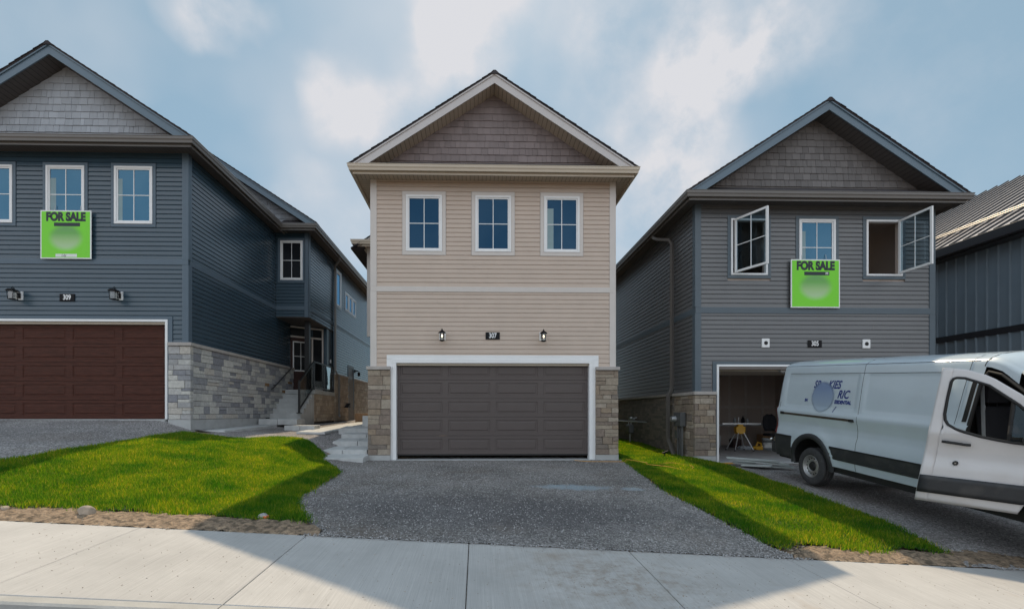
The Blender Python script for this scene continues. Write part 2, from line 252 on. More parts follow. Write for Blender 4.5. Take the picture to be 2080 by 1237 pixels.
M['soil']=mat('soil',(.30,.215,.145),.95,.45,16,.03,38,dirt=((.10,.075,.05),14,.48,.62,.85))
M['turf']=mat('turf',(.03,.05,.012),.95,.35,8,.02,30)
M['grass']=grass_mat()
M['rock']=mat('rock',(.34,.28,.22),.9,.25,8,.01,20,island=.3)
M['rock_grey']=mat('rock_grey',(.34,.33,.33),.9,.2,8,.01,20,island=.45)
M['paint_orange']=mat('survey_paint',(.75,.16,.06),.7)
M['black']=mat('black_metal',(.010,.010,.012),.6,.05,spec=.2)
M['rail']=mat('railing_black',(.012,.012,.013),.3,.05)
M['rail_glass']=glass_mat('railing_glass',(.8,.84,.84),(.9,.95,1),.10,clear=1)
M['lamp_glass']=glass_mat('lantern_glass',(.75,.75,.72),(1,1,1),.12,clear=1)
M['bulb']=mat('lit_bulb',(1,.78,.5),.5,emit=5)
M['steel']=mat('galvanised_steel',(.42,.43,.44),.4,.1,8,metal=.7)
M['pipe_grey']=mat('pvc_grey',(.085,.088,.092),.5)
M['drywall']=mat('drywall',(.46,.39,.35),.95,.06,2)
M['tape']=mat('drywall_tape',(.50,.45,.42),.95,.08,6)
M['room']=mat('painted_room',(.34,.31,.30),.9,.04)
M['garage_floor']=mat('garage_floor',(.36,.36,.37),.7,.2,3)
M['metal_wall']=mat('metal_cladding',(.16,.205,.245),.4,.05,2)
M['metal_roof']=mat('metal_roof',(.38,.36,.37),.5,.06,2)
M['sign_white']=mat('sign_border',(.78,.80,.80),.5)
M['ink']=mat('sign_ink',(.012,.02,.03),.5)
M['ink_blue']=mat('van_lettering',(.025,.045,.22),.4)
M['van']=mat('van_paint',(.55,.635,.70),.28,.03,2,coat=.6,dirt=((.40,.40,.40),2.5,.58,.85,.15))
M['van_door']=mat('van_door_paint',(.60,.59,.60),.30,.04,2,coat=.45,dirt=((.42,.38,.34),2.5,.5,.8,.4))
M['clad']=mat('van_cladding',(.028,.030,.034),.55,.15,6,dirt=((.10,.095,.09),5,.5,.8,.5))
M['rubber']=mat('tyre_rubber',(.045,.045,.048),.8,.15,20,dirt=((.13,.12,.11),8,.5,.8,.5))
M['track']=mat('track_brown',(.07,.055,.045),.5)
M['seal']=mat('rubber_seal',(.012,.012,.013),.6)
M['rim']=mat('wheel_steel',(.42,.42,.42),.4,.1,8,metal=.6,dirt=((.22,.17,.13),10,.5,.7,.6))
M['seat']=mat('seat_fabric',(.03,.032,.04),.9)
M['tail']=mat('tail_lens',(.6,.01,.015),.15,coat=1)
M['chrome']=mat('chrome',(.6,.6,.6),.2,metal=1)
M['yellow']=mat('tool_yellow',(.65,.36,.03),.45)
M['alu']=mat('aluminium',(.62,.64,.66),.35,metal=.5)
M['wood']=mat('raw_wood',(.36,.22,.12),.7,.25,5,stretch=(8,8,1))
M['plastic_grey']=mat('bucket_plastic',(.38,.42,.45),.5)
M['cord']=mat('cord_orange',(.75,.36,.05),.5)
M['hose']=mat('hose_orange',(.62,.30,.06),.5)
M['scrap']=mat('siding_offcut',(.34,.37,.36),.5,.1,5)
M['table']=mat('table_top',(.42,.44,.46),.5)
M['void']=mat('dark_interior',(.02,.02,.022),.9)

# ------------------------------------------------------------------ mesh helpers
ORG={}
class MB:
    def __init__(s): s.v=[]; s.f=[]
    def quad(s,*p):
        n=len(s.v); s.v+= [tuple(q) for q in p]; s.f.append(tuple(range(n,n+len(p))))
    def hexa(s,p):     # 8 points: bottom ring 0-3, top ring 4-7
        n=len(s.v); s.v+=[tuple(q) for q in p]
        for f in ((3,2,1,0),(4,5,6,7),(0,1,5,4),(1,2,6,5),(2,3,7,6),(3,0,4,7)): s.f.append(tuple(n+i for i in f))
    def box(s,x0,x1,y0,y1,z0,z1):
        s.hexa([(x0,y0,z0),(x1,y0,z0),(x1,y1,z0),(x0,y1,z0),(x0,y0,z1),(x1,y0,z1),(x1,y1,z1),(x0,y1,z1)])
    def fbox(s,fr,u0,u1,n0,n1,z0,z1):
        P=fr.p; s.hexa([P(u0,n1,z0),P(u1,n1,z0),P(u1,n0,z0),P(u0,n0,z0),P(u0,n1,z1),P(u1,n1,z1),P(u1,n0,z1),P(u0,n0,z1)])
    def prism(s,poly,axis,a,b):   # poly in the two other axes
        def mk(p,t):
            return {0:(t,p[0],p[1]),1:(p[0],t,p[1]),2:(p[0],p[1],t)}[axis]
        n=len(s.v); k=len(poly)
        s.v+=[mk(p,a) for p in poly]+[mk(p,b) for p in poly]
        s.f.append(tuple(range(n,n+k))); s.f.append(tuple(range(n+2*k-1,n+k-1,-1)))
        for i in range(k):
            j=(i+1)%k; s.f.append((n+i,n+j,n+k+j,n+k+i))
    def tube(s,pts,r,seg=8,cap=True,rect=None):
        pts=[Vector(p) for p in pts]; rings=[]; up0=None
        for i,p in enumerate(pts):
            d=(pts[min(i+1,len(pts)-1)]-pts[max(i-1,0)]).normalized()
            up=Vector((0,0,1)) if abs(d.z)<.95 else Vector((0,1,0))
            if up0 is not None: up=up0
            a=d.cross(up)
            if a.length<1e-4: a=d.cross(Vector((1,0,0)))
            a.normalize(); b=a.cross(d).normalized(); up0=b
            rr=r[i] if isinstance(r,(list,tuple)) else r; ring=[]
            if rect:
                for q,w in ((-1,-1),(1,-1),(1,1),(-1,1)): ring.append(p+a*(q*rect[0])+b*(w*rect[1]))
            else:
                for k in range(seg):
                    t=2*math.pi*k/seg; ring.append(p+a*(math.cos(t)*rr)+b*(math.sin(t)*rr))
            rings.append(ring)
        n=len(s.v); k=len(rings[0])
        for g_ in rings: s.v+=[tuple(q) for q in g_]
        for i in range(len(rings)-1):
            for j in range(k):
                q=(j+1)%k; s.f.append((n+i*k+j,n+i*k+q,n+(i+1)*k+q,n+(i+1)*k+j))
        if cap:
            s.f.append(tuple(n+j for j in range(k))[::-1]); s.f.append(tuple(n+(len(rings)-1)*k+j for j in range(k)))
    def lathe(s,prof,center,axis='z',seg=24):   # prof: (radius, height)
        n=len(s.v); k=len(prof); c=Vector(center)
        for j in range(seg):
            t=2*math.pi*j/seg; ct,st=math.cos(t),math.sin(t)
            for r,h in prof:
                if axis=='z': q=Vector((r*ct,r*st,h))
                elif axis=='y': q=Vector((r*ct,h,r*st))
                else: q=Vector((h,r*ct,r*st))
                s.v.append(tuple(c+q))
        for j in range(seg):
            q=(j+1)%seg
            for i in range(k-1): s.f.append((n+j*k+i,n+q*k+i,n+q*k+i+1,n+j*k+i+1))
    def grid(s,rows):    # list of rows of points
        n=len(s.v); k=len(rows[0])
        for r in rows: s.v+=[tuple(p) for p in r]
        for i in range(len(rows)-1):
            for j in range(k-1): s.f.append((n+i*k+j,n+i*k+j+1,n+(i+1)*k+j+1,n+(i+1)*k+j))
    def sweep(s,path,prof,closed_prof=False):   # path of (x,y) at z offset 0; prof of (outward n, z)
        P=[Vector((p[0],p[1])) for p in path]; nor=[]
        for i in range(len(P)-1):
            d=(P[i+1]-P[i]).normalized(); nor.append(Vector((d.y,-d.x)))
        rings=[]
        for i,p in enumerate(P):
            if i==0: m=nor[0]
            elif i==len(P)-1: m=nor[-1]
            else:
                m=(nor[i-1]+nor[i]).normalized(); m=m/max(.3,m.dot(nor[i]))
            rings.append([(p.x+m.x*a,p.y+m.y*a,z) for a,z in prof]+([(p.x+m.x*prof[0][0],p.y+m.y*prof[0][0],prof[0][1])] if closed_prof else []))
        s.grid(rings)
    def pieces(s):
        # far-apart pieces become parts of their own
        nv=len(s.v); par=np.arange(nv)
        def find(i):
            while par[i]!=i: par[i]=par[par[i]]; i=par[i]
            return i
        for f in s.f:
            r0=find(f[0])
            for i in f[1:]: par[find(i)]=r0
        root=np.array([find(i) for i in range(nv)]); _,isl=np.unique(root,return_inverse=True); k=isl.max()+1
        if k<2 or k>2600: return [s]
        P=np.array(s.v,float); lo=np.full((k,3),np.inf); hi=np.full((k,3),-np.inf); np.minimum.at(lo,isl,P); np.maximum.at(hi,isl,P); size=(hi-lo).max(1)
        par2=list(range(k))
        def f2(i):
            while par2[i]!=i: par2[i]=par2[par2[i]]; i=par2[i]
            return i
        for i in range(k):
            gap=np.maximum(0,np.maximum(lo[i]-hi[i+1:],lo[i+1:]-hi[i])); near=np.sqrt((gap**2).sum(1))<=np.maximum(.02,.5*np.maximum(size[i],size[i+1:]))
            for j in np.nonzero(near)[0]: par2[f2(i+1+j)]=f2(i)
        grp=[f2(i) for i in range(k)]
        if len(set(grp))<2: return [s]
        out_=[]
        for g_ in sorted(set(grp)):
            b=MB(); mp={}
            for f in s.f:
                if grp[isl[f[0]]]==g_:
                    for i in f:
                        if i not in mp: mp[i]=len(b.v); b.v.append(s.v[i])
                    b.f.append(tuple(mp[i] for i in f))
            if b.f: out_.append(b)
        return out_
    def build(s,name,m,parent=None,smooth=False,bevel=0,org=None,tag=None,solid=0):
        if parent is not None:
            ps=s.pieces()
            if len(ps)>1:
                os_=[p.build1(name,m,parent,smooth,bevel,org,tag,solid) for p in ps]
                return os_[0]
        return s.build1(name,m,parent,smooth,bevel,org,tag,solid)
    def build1(s,name,m,parent=None,smooth=False,bevel=0,org=None,tag=None,solid=0):
        me=bpy.data.meshes.new(name)
        o3=Vector(ORG.get(parent.name,(0,0,0))) if parent is not None else Vector(org if org else (0,0,0))
        me.from_pydata([(x-o3.x,y-o3.y,z-o3.z) for x,y,z in s.v],[],s.f); me.update()
        if m is not None: me.materials.append(M[m] if isinstance(m,str) else m)
        if smooth: me.shade_smooth()
        o=bpy.data.objects.new(name,me); COL.objects.link(o)
        if parent is not None: o.parent=parent
        else: o.location=o3
        ORG[o.name]=tuple(o3)
        if solid:
            md=o.modifiers.new('solid','SOLIDIFY'); md.thickness=solid; md.offset=0
        if bevel:
            md=o.modifiers.new('bevel','BEVEL'); md.width=bevel; md.segments=2; md.limit_method='ANGLE'; md.angle_limit=R(40)
        if tag: setp(o,*tag)
        return o
def setp(o,label=None,cat=None,group=None,kind=None):
    if label: o['label']=label
    if cat: o['category']=cat
    if group: o['group']=group
    if kind: o['kind']=kind
    return o
def empty(name,loc,label,cat,group=None,rot=None,local=False):
    o=bpy.data.objects.new(name,None); COL.objects.link(o); o.location=loc; o.empty_display_size=.3
    if rot: o.rotation_euler=rot
    ORG[o.name]=(0,0,0) if local else tuple(loc)
    return setp(o,label,cat,group)
class Fr:   # wall frame: u along the wall (left to right seen from outside), n outwards
    def __init__(s,o,u):
        s.o=Vector((o[0],o[1])); s.u=Vector(u).normalized(); s.n=Vector((s.u.y,-s.u.x))
    def p(s,u,n,z): return (s.o.x+s.u.x*u+s.n.x*n, s.o.y+s.u.y*u+s.n.y*n, z)
FRONT=lambda y: Fr((0,y),(1,0))                 # faces the street
EASTW=lambda x: Fr((x,0),(0,1))                 # faces +X, u is Y
WESTW=lambda x: Fr((x,0),(0,-1))                # faces -X, u is -Y
EXPO=.1145
def siding(mb,fr,u0,u1,z0,z1,ops=(),zref=0.0):
    k0=math.floor((z0-zref)/EXPO)-1; k1=math.ceil((z1-zref)/EXPO)+1
    for k in range(k0,k1):
        a=max(zref+k*EXPO,z0); b=min(zref+(k+1)*EXPO,z1)
        if b-a<.004: continue
        mid=(a+b)/2; iv=[(u0,u1)]
        for (p,q,r,t) in ops:
            if r<mid<t:
                nv=[]
                for (c,d) in iv:
                    if q<=c or p>=d: nv.append((c,d)); continue
                    if p>c: nv.append((c,p))
                    if q<d: nv.append((q,d))
                iv=nv
        base=zref+k*EXPO
        def prof(z):
            t=(z-base)/EXPO
            return .019-.006*min(1,t/.78)-(.013*max(0,(t-.78)/.22)) if t<1 else 0
        zz=[a]+[z for z in (base+.78*EXPO,) if a<z<b]+[b]
        jr=random.Random(k//2*31+int(u0*10)); j0=u0+jr.uniform(.4,3.4); cut=[]
        for (c,d) in iv:
            q=j0+(k%2)*.25
            while q<d:
                if q>c+.3 and q<d-.3 and u1-u0>2: cut.append((c,q-.0015,0)); c=q+.0015
                q+=3.66
            cut.append((c,d,0))
        for (c,d,_) in cut:
            if d-c<.01: continue
            P=fr.p; ns=[.019 if z==base else prof(z) for z in zz]; ns[-1]=max(0,prof(b-1e-6))
            mb.quad(P(c,-.01,a),P(d,-.01,a),P(d,ns[0],a),P(c,ns[0],a))
            for i in range(len(zz)-1):
                mb.quad(P(c,ns[i],zz[i]),P(d,ns[i],zz[i]),P(d,ns[i+1],zz[i+1]),P(c,ns[i+1],zz[i+1]))
def wall_core(mb,fr,u0,u1,z0,z1,ops=(),t=.15,n=-.012):
    us=sorted({u0,u1,*[o[0] for o in ops],*[o[1] for o in ops]}); us=[u for u in us if u0<=u<=u1]
    for a,b in zip(us,us[1:]):
        cuts=sorted([(o[2],o[3]) for o in ops if o[0]<=a+1e-6 and o[1]>=b-1e-6]); z=z0
        for c,d in cuts:
            if c>z: mb.fbox(fr,a,b,n-t,n,z,c)
            z=max(z,d)
        if z<z1: mb.fbox(fr,a,b,n-t,n,z,z1)
def stones(mb,fr,u0,u1,z0,z1,depth=.09,hs=(.10,.13,.17,.2),ws=(.2,.55),gap=.008,jit=.018,seed=1):
    rd=random.Random(seed); z=z0
    while z<z1-.03:
        h=rd.choice(hs)
        if z+h>z1-.06: h=z1-z
        u=u0-rd.uniform(0,.2)
        while u<u1:
            w=rd.uniform(*ws); a=max(u,u0); b=min(u+w,u1)
            if b-a>.03:
                cells=[(z,z+h)]
                if h>.15 and rd.random()<.35:
                    m=z+h*rd.uniform(.4,.6); cells=[(z,m),(m,z+h)]
                for c,d in cells:
                    n=depth+rd.uniform(-jit,jit)*.5; g=gap/2; e=rd.uniform(.004,.01)
                    P=fr.p; aa,bb,cc,dd=a+g,b-g,c+g,d-g
                    ring0=[P(aa,0,cc),P(bb,0,cc),P(bb,0,dd),P(aa,0,dd)]
                    ring1=[P(aa,n-e,cc),P(bb,n-e,cc),P(bb,n-e,dd),P(aa,n-e,dd)]
                    ring2=[P(aa+e,n,cc+e),P(bb-e,n,cc+e),P(bb-e,n+rd.uniform(-.004,.004),dd-e),P(aa+e,n,dd-e)]
                    k=len(mb.v); mb.v+=ring0+ring1+ring2
                    for o_ in (0,4):
                        for i in range(4):
                            j=(i+1)%4; mb.f.append((k+o_+i,k+o_+j,k+o_+4+j,k+o_+4+i))
                    mb.f.append((k+8,k+9,k+10,k+11))
            u+=w
        z+=h
def clip_poly(poly,a,b,c):   # keep a*x+b*z<=c
    out_=[]
    for i in range(len(poly)):
        p,q=poly[i],poly[(i+1)%len(poly)]; fp=a*p[0]+b*p[1]-c; fq=a*q[0]+b*q[1]-c
        if fp<=0: out_.append(p)
        if (fp<0<fq) or (fq<0<fp):
            t=fp/(fp-fq); out_.append((p[0]+(q[0]-p[0])*t,p[1]+(q[1]-p[1])*t))
    return out_
def shakes(mb,y,xm,zb,zap,sl,seed,row=.172):
    rd=random.Random(seed); hw=(zap-zb)/sl; z=zb; k=0
    while z<zap:
        u=xm-hw-rd.uniform(0,.15)
        while u<xm+hw:
            w=rd.uniform(.10,.24); g=.003; zz=z+rd.uniform(-.006,.006)
            poly=[(u+g,zz),(u+w-g,zz),(u+w-g,z+row+.012),(u+g,z+row+.012)]
            poly=clip_poly(poly,sl,1,zap+sl*xm); poly=clip_poly(poly,-sl,1,zap-sl*xm)
            if len(poly)>=3:
                y0=y-.022-rd.uniform(0,.004)
                def yy(p): return y0+.018*min(1,(p[1]-zz)/row)
                n=len(mb.v); m_=len(poly); mb.v+=[(p[0],yy(p),p[1]) for p in poly]+[(p[0],y,p[1]) for p in poly]
                mb.f.append(tuple(range(n,n+m_)))
                for i in range(m_):
                    j=(i+1)%m_; mb.f.append((n+i,n+m_+i,n+m_+j,n+j))
            u+=w
        z+=row; k+=1
def text_mesh(txt,size,name,m,parent,place,shear=0,sx=1,ext=.002,bold=0,align='CENTER'):
    cu=bpy.data.curves.new('t','FONT'); cu.body=txt; cu.size=size; cu.align_x=align; cu.align_y='CENTER'; cu.shear=shear; cu.extrude=ext; cu.offset=bold
    ob=bpy.data.objects.new('t',cu); COL.objects.link(ob)
    dg=bpy.context.evaluated_depsgraph_get(); me=bpy.data.meshes.new_from_object(ob.evaluated_get(dg)); bpy.data.objects.remove(ob)
    o3=Vector(ORG[parent.name]) if parent is not None else Vector((0,0,0))
    for v in me.vertices:
        q=Vector(place(v.co.x*sx,v.co.y,v.co.z)); v.co=q-o3
    me.name=name; me.materials.clear(); me.materials.append(M[m]); o=bpy.data.objects.new(name,me); COL.objects.link(o); o.parent=parent; ORG[o.name]=tuple(o3)
    return o

# ------------------------------------------------------------------ ground heights
XS=[-40,-14,-7.8,-7.0,-5.5,-4.2,-3.6,-2.7,0,3.5,4.5,5.6,6.2,12,20,40]
def zsw(x): return -.27-.055*x
ROWS={5.28:[zsw(x) for x in XS],
7:[1.7,.62,.39,.31,.20,.08,.0,-.07,-.17,-.30,-.36,-.40,-.42,-.66,-1.1,-2.3],
9:[1.75,.85,.66,.56,.42,.27,.10,-.04,-.07,-.13,-.18,-.21,-.24,-.40,-.8,-2.0],
11.9:[1.8,1.03,1.0,.74,.61,.42,.08,-.01,-.01,-.01,.0,-.02,-.09,-.12,-.5,-1.5],
14:[1.85,1.0,.9,.74,.60,.575,.46,.46,-.2,.03,.06,.05,-.2,-.2,-.4,-1.4],
17:[1.9,1.0,1.0,.86,.70,.635,.62,.60,-.2,.12,.14,.13,-.2,-.2,-.3,-1.2],
22:[2,1.0,1.0,.86,.78,.74,.72,.6,.0,.2,.22,.2,.1,.0,-.1,-1],
60:[2.2,1.5,1.4,1.4,1.4,1.4,1.4,1.2,.8,.8,.8,.8,.8,.8,.5,.0]}
YS=sorted(ROWS); TAB=np.array([ROWS[y] for y in YS])
def gz(x,y):
    x=np.asarray(x,float); y=np.asarray(y,float); shp=np.broadcast(x,y).shape; x=np.broadcast_to(x,shp).ravel(); y0=np.broadcast_to(y,shp).ravel(); y=np.clip(y0,YS[0],YS[-1])
    vals=np.array([np.interp(x,XS,TAB[i]) for i in range(len(YS))])
    idx=np.clip(np.searchsorted(YS,y,side='right')-1,0,len(YS)-2); ya=np.array(YS)[idx]; yb=np.array(YS)[idx+1]; t=(y-ya)/(yb-ya)
    ar=np.arange(len(x)); z=vals[idx,ar]*(1-t)+vals[idx+1,ar]*t
    z=np.where(y0<5.28,z-.0375*(5.28-y0),z)
    return z.reshape(shp)
def g1(x,y): return float(gz(x,y))
def sheet(name,m,xa,xb,y0,y1,nu,nv,dz,rough=0,kind='structure',extra=None,label=None,ragged=0):
    ys=np.linspace(y0,y1,nv); a=np.array([xa(y) for y in ys]); b=np.array([xb(y) for y in ys])
    if ragged:
        k=RNG.normal(0,ragged,(2,nv)); k=(k+np.roll(k,1,1))*.6; a=a+k[0]; b=b+k[1]
    u=np.linspace(0,1,nu); X=a[:,None]+(b-a)[:,None]*u[None,:]; Y=np.repeat(ys[:,None],nu,1)
    Z=gz(X,Y)+dz
    if rough: Z=Z+RNG.normal(0,rough,Z.shape)
    if extra is not None: Z=Z+extra(X,Y,u[None,:])
    mb=MB(); mb.grid([[(X[i,j],Y[i,j],Z[i,j]) for j in range(nu)] for i in range(nv)])
    o=mb.build(name,m,smooth=True); setp(o,kind=kind)
    if label: o['label']=label
    return o
def interp(pts): 
    ys=[p[0] for p in pts]; xs=[p[1] for p in pts]
    return lambda y: float(np.interp(y,ys,xs))
# one base sheet out to the horizon
def base_ground():
    xs=[-900,-400,-160,-80,-40]+list(np.arange(-38,-14,3))+list(np.arange(-14,14.01,.35))+list(np.arange(17,40,3))+[40,80,160,400,900]
    ys=[-900,-300,-100,-40,-12,-6,-3,0,1.5,2.6,3.4]+list(np.arange(3.6,14,.25))+list(np.arange(14,24,1))+[26,30,40,60,90,160,400,1500]
    X,Y=np.meshgrid(xs,ys); Z=gz(np.clip(X,-40,40),Y); Z=np.where(Y<5.3,zsw(np.clip(X,-40,40))-.0375*(5.28-np.clip(Y,3.4,9))-.03,Z)
    Z=np.where(Y<3.5,Z-.18,Z); Z=np.where(Y<-3.5,Z+.12,Z)
    bump=RNG.normal(0,.008,Z.shape); Z=Z+np.where((Y>5.4)&(Y<14)&(abs(X)<15),bump,0)-.02
    mb=MB(); mb.grid([[(X[i,j],Y[i,j],Z[i,j]) for j in range(len(xs))] for i in range(len(ys))]); o=mb.build('ground','soil',smooth=True); setp(o,kind='structure')
base_ground()
# road, kerb, sidewalk
def swz(x,y): return zsw(x)-.0375*(5.28-y)
def road():
    mb=MB(); xs=list(np.arange(-60,60.1,4)); ys=[-4.0,-2,0,2,3.46]
    mb.grid([[(x,y,swz(np.clip(x,-40,40),3.44)-.13-(3.44-y)*.02) for x in xs] for y in ys]); setp(mb.build('road','asphalt'),kind='structure')
road()
def sidewalk():
    mb=MB(); x=-.085-1.8*18
    while x<34:
        a,b=x+.004,x+1.8-.004; e=.006
        y0,y1=3.552,5.28+random.uniform(-.004,.004)
        def P(xx,yy,dz): return (xx,yy,swz(xx,yy)+dz)
        n=len(mb.v)
        mb.v+=[P(a,y0,-.12),P(b,y0,-.12),P(b,y1,-.12),P(a,y1,-.12),P(a,y0,-e),P(b,y0,-e),P(b,y1,-e),P(a,y1,-e),P(a+e,y0+e,0),P(b-e,y0+e,0),P(b-e,y1-e,0),P(a+e,y1-e,0)]
        for o_ in (0,4):
            for i in range(4):
                j=(i+1)%4; mb.f.append((n+o_+i,n+o_+j,n+o_+4+j,n+o_+4+i))
        mb.f.append((n+8,n+9,n+10,n+11)); x+=1.8
    setp(mb.build('sidewalk','broom'),kind='structure')
    mb=MB(); x=-.085-1.8*18
    while x<34:
        a,b=x+.003,x+1.797; z0,z1=swz(a,3.55),swz(b,3.55)
        pr=[(3.548,-.2),(3.548,-.004),(3.46,-.006),(3.44,-.02),(3.435,-.2)]
        mb.grid([[(a,y,z0+d) for y,d in pr],[(b,y,z1+d) for y,d in pr]]); x+=1.8
    setp(mb.build('kerb','kerb'),kind='structure')
sidewalk()
driveL=interp([(5.25,-7.45),(7.5,-7.38),(8.2,-7.25),(8.94,-7.02),(10,-6.92),(11.9,-6.9)])
cL=interp([(5.25,-1.75),(5.7,-2.0),(6.2,-2.3),(6.9,-2.62),(7.9,-2.68),(9.3,-2.7),(10.2,-3.1),(11.0,-3.55),(11.9,-3.7)])
cR=interp([(5.25,3.7),(5.6,3.55),(6.7,3.45),(8.3,3.27),(9.5,3.4),(10.7,3.55),(11.9,3.66)])
rL=interp([(5.25,5.6),(5.9,5.85),(7.0,5.97),(8.4,5.95),(10.4,5.98),(11.2,6.0),(11.9,6.0)])
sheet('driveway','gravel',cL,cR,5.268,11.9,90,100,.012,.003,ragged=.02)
sheet('driveway','gravel_grey',lambda y:-14.5,driveL,5.268,11.9,70,90,.012,.004,ragged=.02)
sheet('driveway','gravel_grey',rL,lambda y:14.6,5.268,11.92,90,100,.012,.004,ragged=.02)
# gravel bed between the two houses
sheet('gravel_bed','gravel_grey',lambda y:-7.1 if y>11.9 else -6.5,lambda y:-2.75,11.35,26,40,90,.006,.006)
# lawns: a turf sheet with real blades on it
lbot=interp([(-8.5,5.68),(-5.6,5.72),(-4.5,5.74),(-3.4,5.86),(-2.0,5.74)])
ltop=interp([(-7.0,11.35),(-6.4,11.25),(-5.8,11.2),(-5.3,11.2),(-5.0,12.1),(-4.5,12.15),(-4.0,11.9),(-3.6,11.55)])
def inlawn(x,y):
    ok=(x>np.interp(y,[5.25,7.5,8.2,8.94,10,11.9],[-7.55,-7.38,-7.25,-7.02,-6.92,-6.9]))&(x<np.interp(y,[5.25,5.7,6.2,6.9,7.9,9.3,10.2,11.0,11.9],[-1.8,-2.0,-2.3,-2.62,-2.68,-2.7,-3.1,-3.62,-3.75]))
    return ok&(y>np.interp(x,[-8.5,-5.6,-4.5,-3.4,-2.0],[5.64,5.68,5.70,5.80,5.72])+.035*np.sin(x*7.3)+.025*np.sin(x*17.1+1))&(y<np.interp(x,[-7.0,-6.4,-5.8,-5.3,-5.0,-4.5,-4.0,-3.6],[11.35,11.25,11.2,11.2,12.1,12.15,11.9,11.5]))
def instrip(x,y):
    a=np.interp(y,[5.25,5.6,6.7,8.3,9.5,10.7,11.9,12.1,22],[3.8,3.58,3.47,3.3,3.42,3.56,3.68,3.6,3.6]); b=np.interp(y,[5.25,5.9,7.0,8.4,10.4,11.2,11.6,11.9,22],[5.6,5.82,5.95,5.93,5.96,5.9,5.6,5.5,5.5])
    return (x>a)&(x<b)&(y>5.62+.12*np.sin(x*5))&(y<20)
def lawn_bulge(x,y): return .035+.02*np.sin(x*1.9+.6)*np.cos(y*1.4)+.012*np.sin(x*5.3+y*3.1)
def turf(name,fn,x0,x1,y0,y1,st=.07):
    xs=np.arange(x0,x1,st); ys=np.arange(y0,y1,st); X,Y=np.meshgrid(xs,ys); Z=gz(X,Y)+lawn_bulge(X,Y)*.8+.005; ok=fn(X+st/2,Y+st/2); mb=MB(); ids={}
    def vid(i,j):
        if (i,j) not in ids: ids[(i,j)]=len(mb.v); mb.v.append((X[i,j],Y[i,j],Z[i,j]))
        return ids[(i,j)]
    for i in range(len(ys)-1):
        for j in range(len(xs)-1):
            if ok[i,j]: mb.f.append((vid(i,j),vid(i,j+1),vid(i+1,j+1),vid(i+1,j)))
    setp(mb.build(name,'turf',smooth=True),kind='structure')
turf('lawn',inlawn,-7.7,-1.7,5.5,12.4); turf('lawn',instrip,3.2,6.1,5.4,20)
def blades(name,fn,x0,x1,y0,y1,dens,label):
    n=int((x1-x0)*(y1-y0)*dens); x=RNG.uniform(x0,x1,n); y=RNG.uniform(y0,y1,n)
    keep=RNG.random(n)<np.clip(1.25-(y-5.5)*.07,.4,1); x=x[keep]; y=y[keep]
    jx=x+RNG.normal(0,.05,len(x)); jy=y+RNG.normal(0,.04,len(x)); k=fn(jx,jy); x=x[k]; y=y[k]; n=len(x)
    cl=np.sin(x*3.1+np.sin(y*2.3)*2)*np.cos(y*3.7+x)*.5+.5
    z=gz(x,y)+lawn_bulge(x,y)*.8; h=RNG.uniform(.03,.065,n)*(.75+.5*cl)*np.where(RNG.random(n)<.03,1.6,1); w=RNG.uniform(.0035,.0065,n)*np.clip((y/6)**.7,1,2)
    a=RNG.uniform(0,2*np.pi,n); l=RNG.uniform(.1,.8,n)*h; la=RNG.uniform(0,2*np.pi,n)+cl
    V=np.zeros((n,3,3)); V[:,0]=np.stack([x-np.cos(a)*w,y-np.sin(a)*w,z-.005],1); V[:,1]=np.stack([x+np.cos(a)*w,y+np.sin(a)*w,z-.005],1); V[:,2]=np.stack([x+np.cos(la)*l,y+np.sin(la)*l,z+h],1)
    me=bpy.data.meshes.new(name); me.vertices.add(n*3); me.vertices.foreach_set('co',V.ravel()); me.loops.add(n*3); me.loops.foreach_set('vertex_index',np.arange(n*3,dtype=np.int32))
    me.polygons.add(n); me.polygons.foreach_set('loop_start',np.arange(0,n*3,3,dtype=np.int32)); me.polygons.foreach_set('loop_total',np.full(n,3,dtype=np.int32)); me.update(calc_edges=True)
    me.materials.append(M['grass']); o=bpy.data.objects.new(name,me); COL.objects.link(o); setp(o,label,'grass',None,'stuff')
blades('grass',inlawn,-7.8,-1.6,5.5,12.4,9000,'bright green grass of the wide lawn in front of the navy house')
blades('grass',instrip,3.2,6.1,5.4,20,7000,'green grass of the narrow strip between the two right driveways')
def rocks(name,m,pts,label,cat,kind='stuff'):
    # small angular stones, one object
    n=len(pts); base=np.array([(1,0,0),(-1,0,0),(0,1,0),(0,-1,0),(0,0,1),(0,0,-1)],float); fs=np.array([(0,2,4),(2,1,4),(1,3,4),(3,0,4),(2,0,5),(1,2,5),(3,1,5),(0,3,5)])
    V=np.zeros((n,6,3)); P=np.array([p[:3] for p in pts]); r=np.array([p[3] for p in pts])
    q=base[None]*RNG.uniform(.6,1.25,(n,6,1))+RNG.normal(0,.18,(n,6,3)); q[:,:,2]*=.7
    V=P[:,None,:]+q*r[:,None,None]
    F=(fs[None]+6*np.arange(n)[:,None,None]).reshape(-1,3)
    me=bpy.data.meshes.new(name); me.from_pydata(V.reshape(-1,3).tolist(),[],F.tolist()); me.materials.append(M[m]); o=bpy.data.objects.new(name,me); COL.objects.link(o); setp(o,label,cat,None,kind)
pts=[]
for i in range(26000):
    y=5.3+6.5*random.random()**1.3; s=random.random()
    if s<.5: x=random.uniform(cL(y),cR(y)); 
    elif s<.72: x=random.uniform(rL(y),min(14,rL(y)+7))
    elif s<.9: x=random.uniform(-12,driveL(y))
    elif s<.95: x=cL(y)+random.gauss(.15,.15)
    else: x=random.choice((cR(y)-abs(random.gauss(0,.15)),rL(y)+abs(random.gauss(0,.15))))
    if instrip(np.array(x),np.array(y)) or inlawn(np.array(x),np.array(y)): continue
    pts.append((x,y,0,random.uniform(.0045,.0125)))
